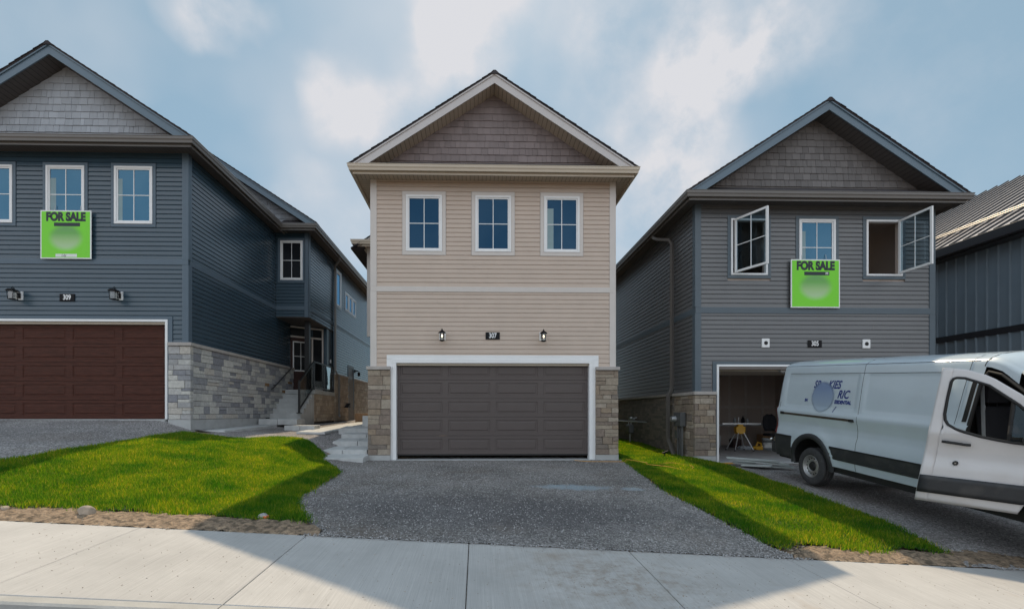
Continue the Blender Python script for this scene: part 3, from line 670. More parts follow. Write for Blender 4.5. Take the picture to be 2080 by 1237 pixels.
for i in range(2600):
    x=random.choice((random.uniform(-1.9,3.8),random.uniform(5.9,9))); y=5.285-abs(random.gauss(0,.035)); pts.append((x,y,0,random.uniform(.004,.011)))
P_=np.array(pts); zz=gz(P_[:,0],P_[:,1])+.012; pts=[(p[0],p[1],z+.003,p[3]) for p,z in zip(pts,zz)]
rocks('loose_gravel','rock_grey',pts,'loose grey crushed stone lying over the gravel driveways','gravel')
pts=[]
for i in range(5200):
    if random.random()<.62: x=random.uniform(-8.5,-1.7); y=random.uniform(5.26,5.86)
    else: x=random.uniform(3.7,6.6); y=random.uniform(5.3,5.75)+max(0,x-5.6)*random.uniform(0,.3)
    pts.append((x,y,g1(x,y)-.005,random.choice((.005,.007,.01,.013,.018)) if random.random()<.97 else .035))
rocks('soil_clods','rock',pts,'clods of tan earth and pebbles along the back of the sidewalk','soil')
pts=[]
for i in range(900):
    x=random.uniform(-4.5,5.5); y=random.uniform(3.6,5.26)
    if random.random()<.4: x=random.gauss(1.5,.9)
    pts.append((x,y,swz(x,y)+.002,random.uniform(.002,.0065)))
rocks('grit','rock',pts,'dark grit and crumbs of earth scattered over the sidewalk','grit')
# dirt verge: uneven strip of bare earth
def verge(x0,x1,y0f,y1f,seed):
    xs=np.arange(x0,x1,.05); mb=MB(); rr=np.random.default_rng(seed); nv=12; rows=[]
    for j in range(nv):
        t=j/(nv-1); row=[]
        for x in xs:
            y=y0f(x)+(y1f(x)-y0f(x))*t; row.append((x,y,g1(x,y)+.004+math.sin(math.pi*t)*.03+rr.normal(0,.008)))
        rows.append(row)
    mb.grid(rows); setp(mb.build('bare_earth','soil',smooth=True),kind='structure')
verge(-9.0,-1.70,lambda x:5.272,lambda x:5.28+.6*min(1,max(.02,(-1.70-x)/.45))**.6,1)
verge(3.6,7.0,lambda x:5.272,lambda x:5.275+(.46+max(0,x-5.6)*.25)*min(1,max(.02,(x-3.6)/.5),max(.02,(7.0-x)/.8))**.7,2)
def boulder(x,y,r,m,label,name='rock',sq=(1,1,.7),seed=0,cap=None,dz=0):
    rd=random.Random(seed); import bmesh
    bm=bmesh.new(); bmesh.ops.create_icosphere(bm,subdivisions=3,radius=1)
    ax=[Vector((rd.gauss(0,1),rd.gauss(0,1),rd.gauss(0,1))).normalized() for _ in range(9)]
    for v in bm.verts:
        p=v.co.copy()
        for a in ax:
            d=p.dot(a)
            if d>.72: p-=a*(d-.72)
        v.co=Vector((p.x*sq[0],p.y*sq[1],p.z*sq[2]))*r*1.15
    me=bpy.data.meshes.new(name); bm.to_mesh(me); bm.free(); me.materials.append(M[m])
    if cap:
        me.materials.append(M[cap])
        for p in me.polygons:
            if p.center.x>.2*r and p.normal.z>-.2 and p.center.z<.35*r: p.material_index=1
    o=bpy.data.objects.new(name,me); COL.objects.link(o); o.location=(x,y,g1(x,y)+r*sq[2]*.55+dz); setp(o,label,'rock'); return o
boulder(-4.5,5.56,.085,'rock','tan wedge of rock on the bare earth at the left sidewalk edge',sq=(1.1,.7,.85),seed=2)
boulder(-2.6,5.83,.062,'rock_grey','small rock with orange paint at the lawn corner by the driveway',sq=(1.0,.8,.8),seed=5,cap='paint_orange')
boulder(-5.45,5.6,.05,'rock','small brown rock left of the tan wedge at the frame edge',seed=8)
boulder(5.9,5.75,.03,'rock','small round pebble in the bare earth right of the grass strip',seed=9)
for i,(px_,y_) in enumerate(((-3.3,5.5),(-3.0,5.62),(-5.0,5.6),(-4.0,5.7))):
    pass

# ------------------------------------------------------------------ building parts
F=11.95; SL=.65
def ring(mb,fr,u0,u1,z0,z1,w,n0,n1,bottom=True):
    mb.fbox(fr,u0,u1,n0,n1,z1-w,z1)
    zb=z0
    if bottom: mb.fbox(fr,u0,u1,n0,n1,z0,z0+w); zb=z0+w
    mb.fbox(fr,u0,u0+w,n0,n1,zb,z1-w); mb.fbox(fr,u1-w,u1,n0,n1,zb,z1-w)
def window(parent,fr,u0,u1,z0,z1,trim,tw=.095,pane='pane',cols=2,rows=2,frame='white',grille=True,curtain=False,openw=False,n=0):
    a=MB(); ring(a,fr,u0,u1,z0,z1,.05,n-.05,n+.042)
    if not openw: ring(a,fr,u0+.05,u1-.05,z0+.05,z1-.05,.034,n-.03,n+.022)
    w=a.build('window',frame,parent,bevel=.004)
    if trim:
        t=MB(); ring(t,fr,u0-tw,u1+tw,z0-tw,z1+tw,tw-.002,n,n+.03); t.build('window_trim',trim,w,bevel=.004)
    if not openw:
        a=MB(); a.fbox(fr,u0+.08,u1-.08,n-.006,n+.002,z0+.08,z1-.08); a.build('pane',pane,w)
        if grille:
            g_=MB(); uu0,uu1,zz0,zz1=u0+.084,u1-.084,z0+.084,z1-.084
            for i in range(1,cols): u=uu0+(uu1-uu0)*i/cols; g_.fbox(fr,u-.009,u+.009,n+.0025,n+.012,zz0,zz1)
            for i in range(1,rows):
                z=zz0+(zz1-zz0)*i/rows
                us=[uu0]+[uu0+(uu1-uu0)*k/cols for k in range(1,cols)]+[uu1]
                for k in range(cols): g_.fbox(fr,us[k]+(.009 if k else 0),us[k+1]-(.009 if k<cols-1 else 0),n+.0025,n+.012,z-.009,z+.009)
            if g_.v: g_.build('grille',frame,w)
        if curtain:
            c=MB(); c.fbox(fr,u0+.085,u0+.085+curtain,n+.0022,n+.003,z0+.085,z1-.3); c.build('curtain_edge','curtain',w)
    return w
def sash(win,hinge,d,w,z0,z1):
    fr=Fr(hinge,d); a=MB(); ring(a,fr,0,w,z0,z1,.055,-.02,.02); s_=a.build('open_sash','white',win,bevel=.004)
    return s_,fr
def garage_door(parent,x0,x1,z0,z1,y,m,name='garage_door'):
    cols,rows=4,5; a=MB(); hh=(z1-z0)/rows; cw=(x1-x0)/cols
    fr=FRONT(y)
    for r in range(rows):
        a0=z0+r*hh; b0=a0+hh-.006
        a.fbox(fr,x0,x1,-.045,-.012,a0,b0)
        # section skin with pressed frames
        zp0,zp1=a0+.085,b0-.075
        us=[x0]
        for c in range(cols): us+= [x0+c*cw+.075,x0+(c+1)*cw-.075]
        us.append(x1)
        P=fr.p
        a.quad(P(x0,0,a0),P(x1,0,a0),P(x1,0,zp0),P(x0,0,zp0)); a.quad(P(x0,0,zp1),P(x1,0,zp1),P(x1,-.001,b0),P(x0,-.001,b0))
        a.quad(P(x0,-.012,b0),P(x0,0,b0),P(x1,0,b0),P(x1,-.012,b0)); a.quad(P(x0,-.012,a0),P(x1,-.012,a0),P(x1,0,a0),P(x0,0,a0))
        for i in range(0,len(us)-1,2): a.quad(P(us[i],0,zp0),P(us[i+1],0,zp0),P(us[i+1],0,zp1),P(us[i],0,zp1))
        for c in range(cols):
            u0,u1=us[1+2*c],us[2+2*c]; lv=[(0,0),(.012,-.020),(.032,-.020),(.062,-.001)]
            for (d0,n0),(d1,n1) in zip(lv,lv[1:]):
                A=[P(u0+d0,n0,zp0+d0),P(u1-d0,n0,zp0+d0),P(u1-d0,n0,zp1-d0),P(u0+d0,n0,zp1-d0)]
                B=[P(u0+d1,n1,zp0+d1),P(u1-d1,n1,zp0+d1),P(u1-d1,n1,zp1-d1),P(u0+d1,n1,zp1-d1)]
                for i in range(4): j=(i+1)%4; a.quad(A[i],A[j],B[j],B[i])
            a.quad(*B)
    return a.build(name,m,parent)
def number_plate(parent,x,z,txt,y=F):
    a=MB(); a.fbox(FRONT(y),x-.18,x+.18,.022,.037,z-.09,z+.09); p=a.build('house_number','black',parent,bevel=.003)
    text_mesh(txt,.175,'digits','white',p,lambda X,Y,Z:(x+X,y-.0375-Z-.001,z+Y),sx=.74,ext=.001,bold=.004)
def wall_lamp(parent,x,z,y=F,style=0):
    yl=y-.20
    a=MB()
    a.fbox(FRONT(y),x-.045,x+.045,.045,.065,z-.06,z+.07)
    a.tube([(x,y-.06,z+.02),(x,y-.12,z+.10),(x,yl,z+.15),(x,yl,z+.12)],.011,8)
    if style==0:
        a.lathe([(0,z+.165),(.012,z+.15),(.02,z+.125),(.03,z+.11),(.092,z+.065),(.096,z+.052),(.07,z+.05)],(x,yl,0),'z',12)
        a.lathe([(.058,z-.118),(.066,z-.125),(.066,z-.14),(.03,z-.155),(0,z-.16)],(x,yl,0),'z',12)
        for k in range(4):
            t=math.pi/4+k*math.pi/2; a.tube([(x+.066*math.cos(t),yl+.066*math.sin(t),z+.055),(x+.06*math.cos(t),yl+.06*math.sin(t),z-.125)],.005,5)
    else:
        a.prism([(x-.10,z+.075),(x+.10,z+.075),(x+.03,z+.125),(x-.03,z+.125)],1,yl-.10,yl+.10)
        for sx_ in (-1,1):
            for sy_ in (-1,1): a.tube([(x+sx_*.075,yl+sy_*.075,z+.075),(x+sx_*.062,yl+sy_*.062,z-.11)],.007,4)
        a.box(x-.07,x+.07,yl-.07,yl+.07,z-.125,z-.11)
        a.tube([(x-.05,yl,z+.13),(x,yl,z+.19),(x+.05,yl,z+.13)],.008,5)
    l=a.build('wall_lamp','black',parent)
    b=MB(); b.fbox(FRONT(y),x-.082,x+.082,.0,.045,z-.10,z+.11); b.build('mounting_block','white',l,bevel=.006)
    b=MB(); 
    if style==0: b.lathe([(.056,z-.115),(.056,z+.05)],(x,yl,0),'z',16)
    else:
        b.box(x-.06,x+.06,yl-.06,yl+.06,z-.105,z+.07)
    b.build('lantern_glass','lamp_glass',l,smooth=style==0)
    if style==0:
        b=MB(); b.lathe([(0,z-.05),(.014,z-.045),(.018,z-.02),(.008,z+.015),(0,z+.015)],(x,yl,0),'z',10); b.build('bulb','bulb',l,smooth=True)
def roof_block(par,y0,yb,xel,xer,xm,zr,zg,m,gut,fasc,sk,shk,seed,gx0=None,gx1=None,left=True,right=True,wl=None,wr=None,ztri=None):
    zl=zr-SL*(xm-xel); zrr=zr-SL*(xer-xm); G0=y0-.52
    # roof deck with shingles
    a=MB(); t=.035
    poly=[(xel,zl),(xm,zr),(xer,zrr),(xer,zrr-t),(xm,zr-t),(xel,zl-t)]
    n=len(a.v); k=6
    a.v+=[(p[0],G0,p[1]) for p in poly]+[(p[0],yb,p[1]) for p in poly]
    for q in ((0,1,4,5),(1,2,3,4)): a.f.append(tuple(n+i for i in q[::-1])); a.f.append(tuple(n+k+i for i in q))
    for i in range(k): j=(i+1)%k; a.f.append((n+i,n+j,n+k+j,n+k+i))
    rd=random.Random(seed)
    for side,xe_,ze_ in ((-1,xel,zl),(1,xer,zrr)):     # shingle courses poking past the rake board, and ridge caps
        L_=abs(xm-xe_); c=0
        while c<L_-.05:
            x1=xe_-side*c; x2=xe_-side*min(L_,c+.14); zz1=zr-SL*abs(xm-x1); zz2=zr-SL*abs(xm-x2); e=.004+rd.uniform(0,.008); f0=G0-.018-rd.uniform(0,.014)
            a.hexa([(x1,f0,zz1+.001),(x2,f0,zz2+.001),(x2,G0+.3,zz2+.001),(x1,G0+.3,zz1+.001),(x1,f0,zz1+e+.008),(x2,f0,zz2+e*.4),(x2,G0+.3,zz2+e*.4),(x1,G0+.3,zz1+e+.008)]); c+=.14
    yy=G0-.02
    while yy<yb: a.hexa([(xm-.12,yy,zr-.075),(xm+.12,yy,zr-.075),(xm+.12,yy+.3,zr-.075),(xm-.12,yy+.3,zr-.075),(xm-.03,yy,zr+.012),(xm+.03,yy,zr+.012),(xm+.03,yy+.29,zr+.004),(xm-.03,yy+.29,zr+.004)]); yy+=.3
    roof=a.build('roof','shingle',par)
    # rake boards
    a=MB()
    for sgn,xe,ze in ((-1,xel,zl),(1,xer,zrr)):
        pl=[(xe,ze-.036),(xm,zr-.036),(xm,zr-.27),(xe,ze-.27)]
        pl=clip_poly(pl,0,-1,-(zg+.005))
        if len(pl)>2: a.prism(pl if sgn<0 else pl,1,G0+.03,G0+.055)
        pl=[(xe,ze-.038),(xm,zr-.038),(xm,zr-.075),(xe,ze-.075)]; pl=clip_poly(pl,0,-1,-(zg+.02))
        if len(pl)>2: a.prism(pl,1,G0+.005,G0+.029)
    a.build('rake_board',fasc,par)
    # sloping soffit of the gable
    a=MB()
    for xe,ze in ((xel,zl),(xer,zrr)):
        pl=clip_poly([(xe,ze-.245),(xm,zr-.245),(xm,zr-.225),(xe,ze-.225)],0,-1,-(zg-.08))
        if len(pl)>2: a.prism(pl,1,G0+.056,y0)
    a.build('gable_soffit',sk+'_x',par)
    # gable wall with shakes
    gx0=xel if gx0 is None else gx0; gx1=xer if gx1 is None else gx1
    zap=zr-.17
    a=MB(); zb=zg+.36; hw=(zap-zb)/SL
    pl=[(xm-hw-.45,zb-.3),(xm+hw+.45,zb-.3),(xm,zap+.0)]
    a.prism(pl,1,y0-.001,y0+.12); a.build('gable_wall',shk,par)
    a=MB(); shakes(a,y0-.002,xm,zb,zap,SL,seed); a.build('gable_shakes',shk,par)
    # pent strip under the gable, hipped at its ends
    a=MB(); xs=list(np.linspace(gx0+.12,gx1-.12,40)); rows=[]
    for j in range(7):
        y=G0+.03+j*(y0-.01-G0-.03)/6
        rows.append([(x,y,min(zg-.01+SL*(y-G0),zr-SL*abs(x-xm)-.10,zg+.36)) for x in xs])
    a.grid(rows); a.build('pent_roof','shingle',par)
    # level soffit, fascia, gutter
    a=MB(); zs=zg-.13
    a.box(gx0+.1,gx1-.1,G0+.075,y0-.0,zs,zs+.02); a.build('front_soffit',sk+'_x',par)
    a=MB()
    if left and wl is not None: a.box(xel+.1,wl,y0+.001,yb,zs,zs+.02)
    if right and wr is not None: a.box(wr,xer-.1,y0+.001,yb,zs,zs+.02)
    if a.v: a.build('side_soffit',sk+'_y',par)
    pth=[]
    if left: pth.append((gx0+.1,yb))
    pth+= [(gx0+.1,G0+.07),(gx1-.1,G0+.07)]
    if right: pth.append((gx1-.1,yb))
    a=MB(); a.sweep(pth,[(-.02,zg-.01),(0,zg-.01),(0,zg-.20),(-.02,zg-.20)],True); a.build('fascia',gut,par)
    a=MB(); a.sweep(pth,[(.003,zg),(.003,zg-.12),(.06,zg-.145),(.075,zg-.14),(.085,zg-.09),(.105,zg-.06),(.108,zg-.012),(.118,zg-.004),(.115,zg+.006),(.10,zg+.006),(.10,zg-.05),(.07,zg-.12),(.012,zg-.10),(.012,zg)]); a.build('gutter',gut,par,smooth=False)
    return roof

def front(par,c):
    fr=FRONT(F); xl,xr=c['xl'],c['xr']; zt=c['zg']-.10; ops=[]
    for wc in c['wins']: ops.append((wc-.555,wc+.555,c['wz0']-.08,c['wz1']+.08))
    g0,g1_,gz1=c['garage']; gops=(g0-.12,g1_+.12,c['z0']-1,gz1+.03)
    b0,b1=c['belt']
    a=MB()
    siding(a,fr,xl+.13,xr-.13,c['zs0'],b0,[gops,(xl,c['pier'][1],-9,c['capz']),(c['pier'][2],xr,-9,c['capz'])],c['zs0'])
    siding(a,fr,xl+.13,xr-.13,b1,zt-.05,ops,b1)
    a.build('front_siding',c['sid'],par)
    a=MB(); wall_core(a,fr,xl,xr,c['z0']-.8,zt+.3,[(g0,g1_,c['z0']-1,gz1)]+c.get('holes',[])); a.build('wall_core','drywall' if c.get('holes') else c['sid'],par)
    a=MB()
    for (p,q) in ((xl-.02,xl+.13),(xr-.13,xr+.02)):
        a.fbox(fr,p,q,0,.032,c['capz'],b0-.0); a.fbox(fr,p,q,0,.032,b1,zt-.005)
    a.build('corner_trim',c['trim'],par,bevel=.004)
    a=MB(); a.fbox(fr,xl-.02,xr+.02,0,.034,b0,b1); a.build('belt_trim',c['trim'],par,bevel=.004)
    a=MB(); a.fbox(fr,xl+.13,xr-.13,0,.022,zt-.05,zt); a.build('frieze_trim',c['sid'],par)
    # garage door surround
    gt=c['gtrim']; a=MB(); w=c['gtw']
    a.fbox(fr,g0-w,g1_+w,0,.035,gz1,gz1+w*.75); a.fbox(fr,g0-w,g0,0,.035,c['z0']-.02,gz1); a.fbox(fr,g1_,g1_+w,0,.035,c['z0']-.02,gz1)
    s_=a.build('garage_surround',gt,par,bevel=.005)
    a=MB(); k=c.get('jamb',.05)
    a.fbox(fr,g0-.0,g1_+.0,-.165,.05,gz1-k,gz1-.001); a.fbox(fr,g0+.0,g0+k,-.165,.05,c['z0'],gz1-k); a.fbox(fr,g1_-k,g1_,-.165,.05,c['z0'],gz1-k)
    a.build('jamb','white',s_,bevel=.004)
    a=MB(); a.fbox(fr,g0+k,g1_-k,-.17,-.02,gz1-k-.055,gz1-k-.001); a.build('head_board',c.get('head','gutter_tan'),s_)
    # stone piers with caps and concrete feet
    p0,p1,p2,p3=c['pier']; d=c['pd']; zb=c['pz0']; cz=c['capz']
    a=MB(); stones(a,fr,p0,p1,zb,cz-.09,d,seed=c['seed'],ws=c['sw'],hs=c['sh']); stones(a,fr,p2,p3,zb,cz-.09,d,seed=c['seed']+1,ws=c['sw'],hs=c['sh']); a.build('stone_veneer',c['stone'],par)
    a=MB(); a.fbox(fr,p0+.012,p1-.012,0,d-.022,zb,cz-.09); a.fbox(fr,p2+.012,p3-.012,0,d-.022,zb,cz-.09); a.build('mortar','mortar',par)
    a=MB(); a.fbox(fr,p0-.03,p1+.0,0,d+.04,cz-.085,cz); a.fbox(fr,p2-.0,p3+.03,0,d+.04,cz-.085,cz); a.build('stone_cap','cap',par,bevel=.01)
    a=MB(); a.fbox(fr,p0+.0,p1,.0,d-.0,zb-.45,zb-.002); a.fbox(fr,p2,p3-.0,0,d-.0,zb-.45,zb-.002); a.build('foundation','concrete',par)
    a=MB(); a.box(g0+.001,g1_-.001,11.8,12.6 if not c.get('holes') else 12.12,c['z0']-.5,c['z0']); a.build('door_sill','concrete',par)

def window_row(par,c,panes):
    fr=FRONT(F)
    for i,wc in enumerate(c['wins']):
        pm=panes[i]
        if pm=='open': continue
        window(par,fr,wc-c['ww']/2,wc+c['ww']/2,c['wz0'],c['wz1'],c['wtrim'],c['wtw'],pm,curtain=c['cur'][i])

# ------------------------------------------------------------------ centre house
xm=.437
H7=empty('house',(xm,F,0),'tan sided two-storey house, number 307, brown closed garage door, standing between the two darker houses','house')
c7=dict(xl=-2.635,xr=3.509,zg=7.16,z0=.01,wins=[-1.32,.42,2.16],wz0=5.245,wz1=6.66,ww=.905,wtrim='trim_cream',wtw=.095,belt=(4.228,4.36),zs0=2.34,
 garage=(-2.11,2.95,2.53),gtrim='white',gtw=.145,jamb=.095,sid='siding_tan',trim='trim_cream',pier=(-2.715,-2.15,3.01,3.585),pd=.10,pz0=.13,capz=2.345,stone='stone_tan',sw=(.2,.5),sh=(.11,.15,.19,.24),seed=21,cur=[0,0,.16],head='gutter_tan')
front(H7,c7); window_row(H7,c7,['pane','pane','pane'])
d7=garage_door(H7,-2.014,2.854,.135,2.50,12.06,'door_brown')
a=MB(); a.box(-2.014,2.854,12.07,12.09,.10,.133); a.build('bottom_seal','seal',d7)
number_plate(H7,.408,3.127,'307'); wall_lamp(H7,-.856,3.115); wall_lamp(H7,1.673,3.11)
roof_block(H7,F,17.3,xm-3.53,xm+3.53,xm,9.452,7.16,None,'gutter_tan','fascia_cream','soffit_tan','shake_brown',5,wl=-2.635,wr=3.509)
a=MB()
siding(a,EASTW(3.509),F,26,2.34,7.05,[],2.34); siding(a,WESTW(-2.635),-17,-F,2.34,7.05,[],2.34); siding(a,FRONT(16.95),-3.75,-2.635,3.95,7.05,[],3.95); siding(a,WESTW(-3.87),-26,-16.95,3.95,7.05,[],3.95)
siding(a,WESTW(-2.75),-26,-16.95,.7,3.95,[],.7)
a.build('side_siding','siding_tan',H7)
a=MB(); a.box(3.35,3.495,12.12,26,-.3,7.2); a.box(-2.62,-2.5,12.12,17,-.3,7.2); a.box(-3.855,-3.7,16.965,26,3.95,7.2); a.box(-3.7,-2.5,16.965,17.1,3.95,7.2); a.box(-2.735,-2.6,17.1,26,0,3.95); a.box(-3.855,3.495,26,26.15,-.3,7.2); a.box(-3.855,-2.6,16.965,26,3.93,3.949); a.build('side_wall','void',H7)
a=MB(); a.fbox(EASTW(3.509),11.92,12.07,0,.03,2.345,7.05); a.fbox(WESTW(-2.635),-12.07,-11.92,0,.03,2.345,7.05); a.fbox(FRONT(16.95),-3.89,-3.74,0,.032,3.9,7.05); a.fbox(WESTW(-3.87),-17.08,-16.93,0,.032,3.9,7.05); a.build('side_corner_trim','trim_cream',H7,bevel=.004)
a=MB(); stones(a,EASTW(3.509),F,26,.0,2.26,.075,seed=31); a.build('side_stone','stone_tan',H7)
roof_block(H7,16.95,26.4,-4.34,xm+3.53,xm,9.452+.52,7.16,None,'gutter_tan','fascia_cream','soffit_tan','shake_brown',6,gx0=-4.34,gx1=-2.55,right=False,wl=-3.87)
a=MB(); a.tube([(-2.72,14.6,7.0),(-2.72,14.6,.75)],.04,rect=(.035,.045)); a.tube([(-3.3,16.85,3.9),(-3.3,16.85,.85)],.05,rect=(.045,.045)); a.build('downspout','gutter_black',H7)

# ------------------------------------------------------------------ left house
xm=-10.15
H9=empty('house',(xm,F,1.0),'navy blue sided house, number 309, dark red-brown garage door and grey stone base','house')
c9=dict(xl=-13.115,xr=-7.185,zg=7.756,z0=1.03,wins=[-11.9,-10.16,-8.505],wz0=5.865,wz1=7.29,ww=.93,wtrim='trim_navy',wtw=.08,belt=(4.853,4.987),zs0=2.92,
 garage=(-12.68,-7.66,3.50),gtrim='trim_navy',gtw=.11,jamb=.06,sid='siding_navy',trim='trim_navy',pier=(-13.25,-12.72,-7.60,-7.05),pd=.12,pz0=1.02,capz=2.92,stone='stone_ash',sw=(.22,.5),sh=(.13,.16,.19,.22),seed=41,cur=[0,.14,.1],head='gutter_tan')
front(H9,c9); window_row(H9,c9,['pane_blue','pane_blue','pane_blue'])
garage_door(H9,-12.61,-7.725,1.04,3.385,12.06,'door_wood')
number_plate(H9,-10.11,4.03,'309'); wall_lamp(H9,-11.26,4.06,style=1); wall_lamp(H9,-8.84,4.07,style=1)
roof_block(H9,F,17.5,xm-3.40,xm+3.40,xm,9.966,7.756,None,'gutter_brown','fascia_slate','soffit_brown','shake_pale',8,wl=-13.115,wr=-7.185)
a=MB(); E9=EASTW(-7.185)
siding(a,E9,12.07,18.40,2.92,4.853,[],2.92); siding(a,E9,12.07,17.1,4.987,7.62,[],4.987)
siding(a,FRONT(17.1),-7.165,-6.14,5.0,7.62,[(-7.07,-6.16,5.87,7.40)],5.0); siding(a,FRONT(17.1),-7.165,-6.14,4.62,4.86,[],4.62)
EW=EASTW(-6.03)
siding(a,EW,17.24,20.10,4.99,7.62,[],4.99); siding(a,EW,17.24,20.10,4.62,4.85,[],4.62)
wops=[(20.35,21.15,5.75,7.35),(21.75,23.7,5.85,6.75),(22.25,23.3,.0,3.35)]
siding(a,EW,20.16,27,4.99,7.62,wops,4.99); siding(a,EW,20.16,27,2.86,4.85,wops,2.86)
a.build('side_siding','siding_navy',H9)
a=MB(); a.fbox(E9,F-.03,12.07,0,.03,2.92,4.853); a.fbox(E9,F-.03,12.07,0,.03,4.987,7.62); a.fbox(E9,12.0,18.4,0,.026,4.853,4.987)
a.fbox(FRONT(17.1),-6.16,-6.01,0,.03,4.60,7.62); a.fbox(FRONT(17.1),-7.165,-6.16,0,.028,4.86,5.0); a.fbox(EW,17.07,17.24,0,.03,4.60,7.62); a.fbox(EW,17.24,20.1,0,.026,4.85,4.99); a.fbox(EW,20.16,27,0,.026,4.85,4.99); a.fbox(EW,20.02,20.16,0,.03,2.0,4.62)
a.build('side_trim','trim_navy',H9,bevel=.004)
a=MB()
a.box(-7.33,-7.197,12.12,18.4,.3,4.9); a.box(-7.33,-7.197,12.12,17.1,4.9,7.8); a.box(-7.3,-6.045,17.115,17.25,4.6,7.8); a.box(-6.18,-6.045,17.25,27,4.6,7.8)
a.box(-13.1,-12.97,12.12,27,.3,7.8); a.box(-6.18,-6.045,20.1,27,.3,4.6); a.box(-13.1,-6.045,27,27.15,.3,7.8); a.build('side_wall','void',H9)
a=MB(); a.box(-7.32,-6.02,17.09,20.2,4.595,4.618); a.build('porch_ceiling','soffit_brown_x',H9)
# entry wall at an angle, door and sidelight
A=Vector((-7.30,18.40)); B=Vector((-6.12,19.33)); fe=Fr(A,B-A); LE=(B-A).length
a=MB(); a.fbox(fe,-.3,LE,-.15,-.03,2.0,4.62); a.box(-6.19,-6.06,19.3,20.1,2.0,4.6); a.build('entry_wall','siding_navy',H9)
a=MB(); siding(a,Fr((-6.13,19.33),(.06,.77)),0,.74,2.06,4.6,[],2.06); a.build('entry_siding','siding_navy',H9)
a=MB(); ring(a,fe,.03,1.40,2.07,4.55,.055,-.03,.03,bottom=False); a.fbox(fe,.085,1.345,-.03,.025,4.12,4.18); a.fbox(fe,.93,.99,-.03,.026,2.07,4.12); a.fbox(fe,.99,1.345,-.03,.02,2.07,2.45); fdo=a.build('entry_frame','trim_cream',H9,bevel=.004)
a=MB(); a.fbox(fe,.09,.925,-.03,.0,2.08,4.115); ed=a.build('entry_door','door_entry',H9)
a=MB(); a.fbox(fe,.25,.78,.0005,.006,2.85,3.93); a.build('door_light','pane_dark',ed)
a=MB(); ring(a,fe,.21,.82,2.81,3.97,.04,.001,.016); a.fbox(fe,.506,.524,.006,.013,2.85,3.93); a.fbox(fe,.25,.505,.006,.0125,3.38,3.40); a.fbox(fe,.525,.78,.006,.0125,3.38,3.40); a.build('door_light_frame','white',ed)
a=MB(); a.lathe([(0,-.07),(.03,-.06),(.03,-.03),(.012,-.02),(.012,0)],(fe.p(.86,0,3.05)[0],fe.p(.86,0,3.05)[1]-.0,3.05),'y',10); a.build('door_knob','steel',ed)
a=MB(); a.fbox(fe,.09,.925,-.02,-.005,4.185,4.50); a.fbox(fe,.995,1.34,-.02,-.005,4.185,4.50); a.fbox(fe,.995,1.34,-.02,-.005,2.455,4.115); a.build('sidelight','pane_dark',H9)
a=MB(); a.box(-6.075,-6.03,19.72,19.77,3.25,3.38); a.build('doorbell','white',H9)
window(H9,FRONT(17.1),-7.015,-6.225,5.93,7.34,'trim_navy',.09,'pane_dark')
window(H9,EW,20.4,21.1,5.8,7.3,'frame_dark',.07,'pane_blue',cols=1,rows=1,frame='white')
for u in (21.8,22.45,23.1): window(H9,EW,u,u+.55,5.9,6.7,'frame_dark',.05,'pane_blue',cols=1,rows=1,frame='white')
# stone base along the side, under the wing
a=MB(); stones(a,E9,F,18.40,1.02,2.83,.13,seed=51,ws=(.2,.6)); a.build('side_stone','stone_ash',H9)
a=MB(); a.fbox(E9,F,18.38,0,.105,1.02,2.83); a.box(-7.17,-6.10,17.62,20.1,.6,1.86); a.fbox(EW,20.1,27,-.1,.02,.6,2.78); a.build('side_mortar','mortar',H9)
a=MB(); a.fbox(E9,F+.001,18.44,0,.165,2.832,2.917); a.build('side_stone_cap','cap',H9,bevel=.01)
a=MB(); a.fbox(E9,F+.001,16.0,0,.128,.3,1.016); a.build('side_foundation','concrete',H9)
a=MB(); stones(a,EW,17.60,20.1,.85,1.88,.04,seed=61,hs=(.1,.14,.18),ws=(.15,.42)); stones(a,EW,20.1,22.2,.85,2.78,.06,seed=62,hs=(.1,.14,.18),ws=(.15,.42)); stones(a,EW,23.35,27,.85,2.78,.06,seed=63,hs=(.1,.14,.18),ws=(.15,.42)); a.build('porch_stone','stone_warm',H9)
a=MB(); a.fbox(EW,20.1,22.2,0,.10,2.785,2.855); a.fbox(EW,23.35,27,0,.10,2.785,2.855); a.build('porch_stone_cap','cap',H9,bevel=.008)
# side door
a=MB(); ring(a,EW,22.25,23.3,1.35,3.4,.09,-.02,.035,bottom=False); sdf=a.build('side_door_frame','trim_navy',H9); a=MB(); a.fbox(EW,22.34,23.21,-.02,.01,1.35,3.31); a.build('side_door','door_entry',H9)
a=MB(); a.box(-6.0,-5.85,23.5,23.56,3.22,3.27); a.lathe([(.02,3.2),(.07,3.16),(.06,3.0),(.03,2.98)],(-5.82,23.53,0),'z',8); a.box(-6.03,-6.0,23.45,23.6,3.15,3.32); a.build('side_lamp','black',H9)
a=MB(); a.prism([(21.45,1.42),(21.9,1.42),(21.9,1.62)],0,-5.97,-5.8); a.build('wall_vent','black',H9)
# porch slab, cheek steps
a=MB(); a.box(-7.17,-5.98,17.62,20.1,1.885,2.04); a.build('porch_slab','concrete',H9,bevel=.01)
a=MB(); n_=6
for k in range(n_):
    z1=2.04-.175*(k+1); y1=17.62-.27*k; a.box(-7.05,-6.0,y1-.27+.001,y1,.7,z1+.0)
a.build('porch_steps','concrete',H9,bevel=.008)
a=MB(); a.box(-6.37,-6.20,17.66,17.83,2.04,4.60); a.box(-6.39,-6.18,17.64,17.85,2.04,2.12); a.build('porch_post','rail',H9,bevel=.005)
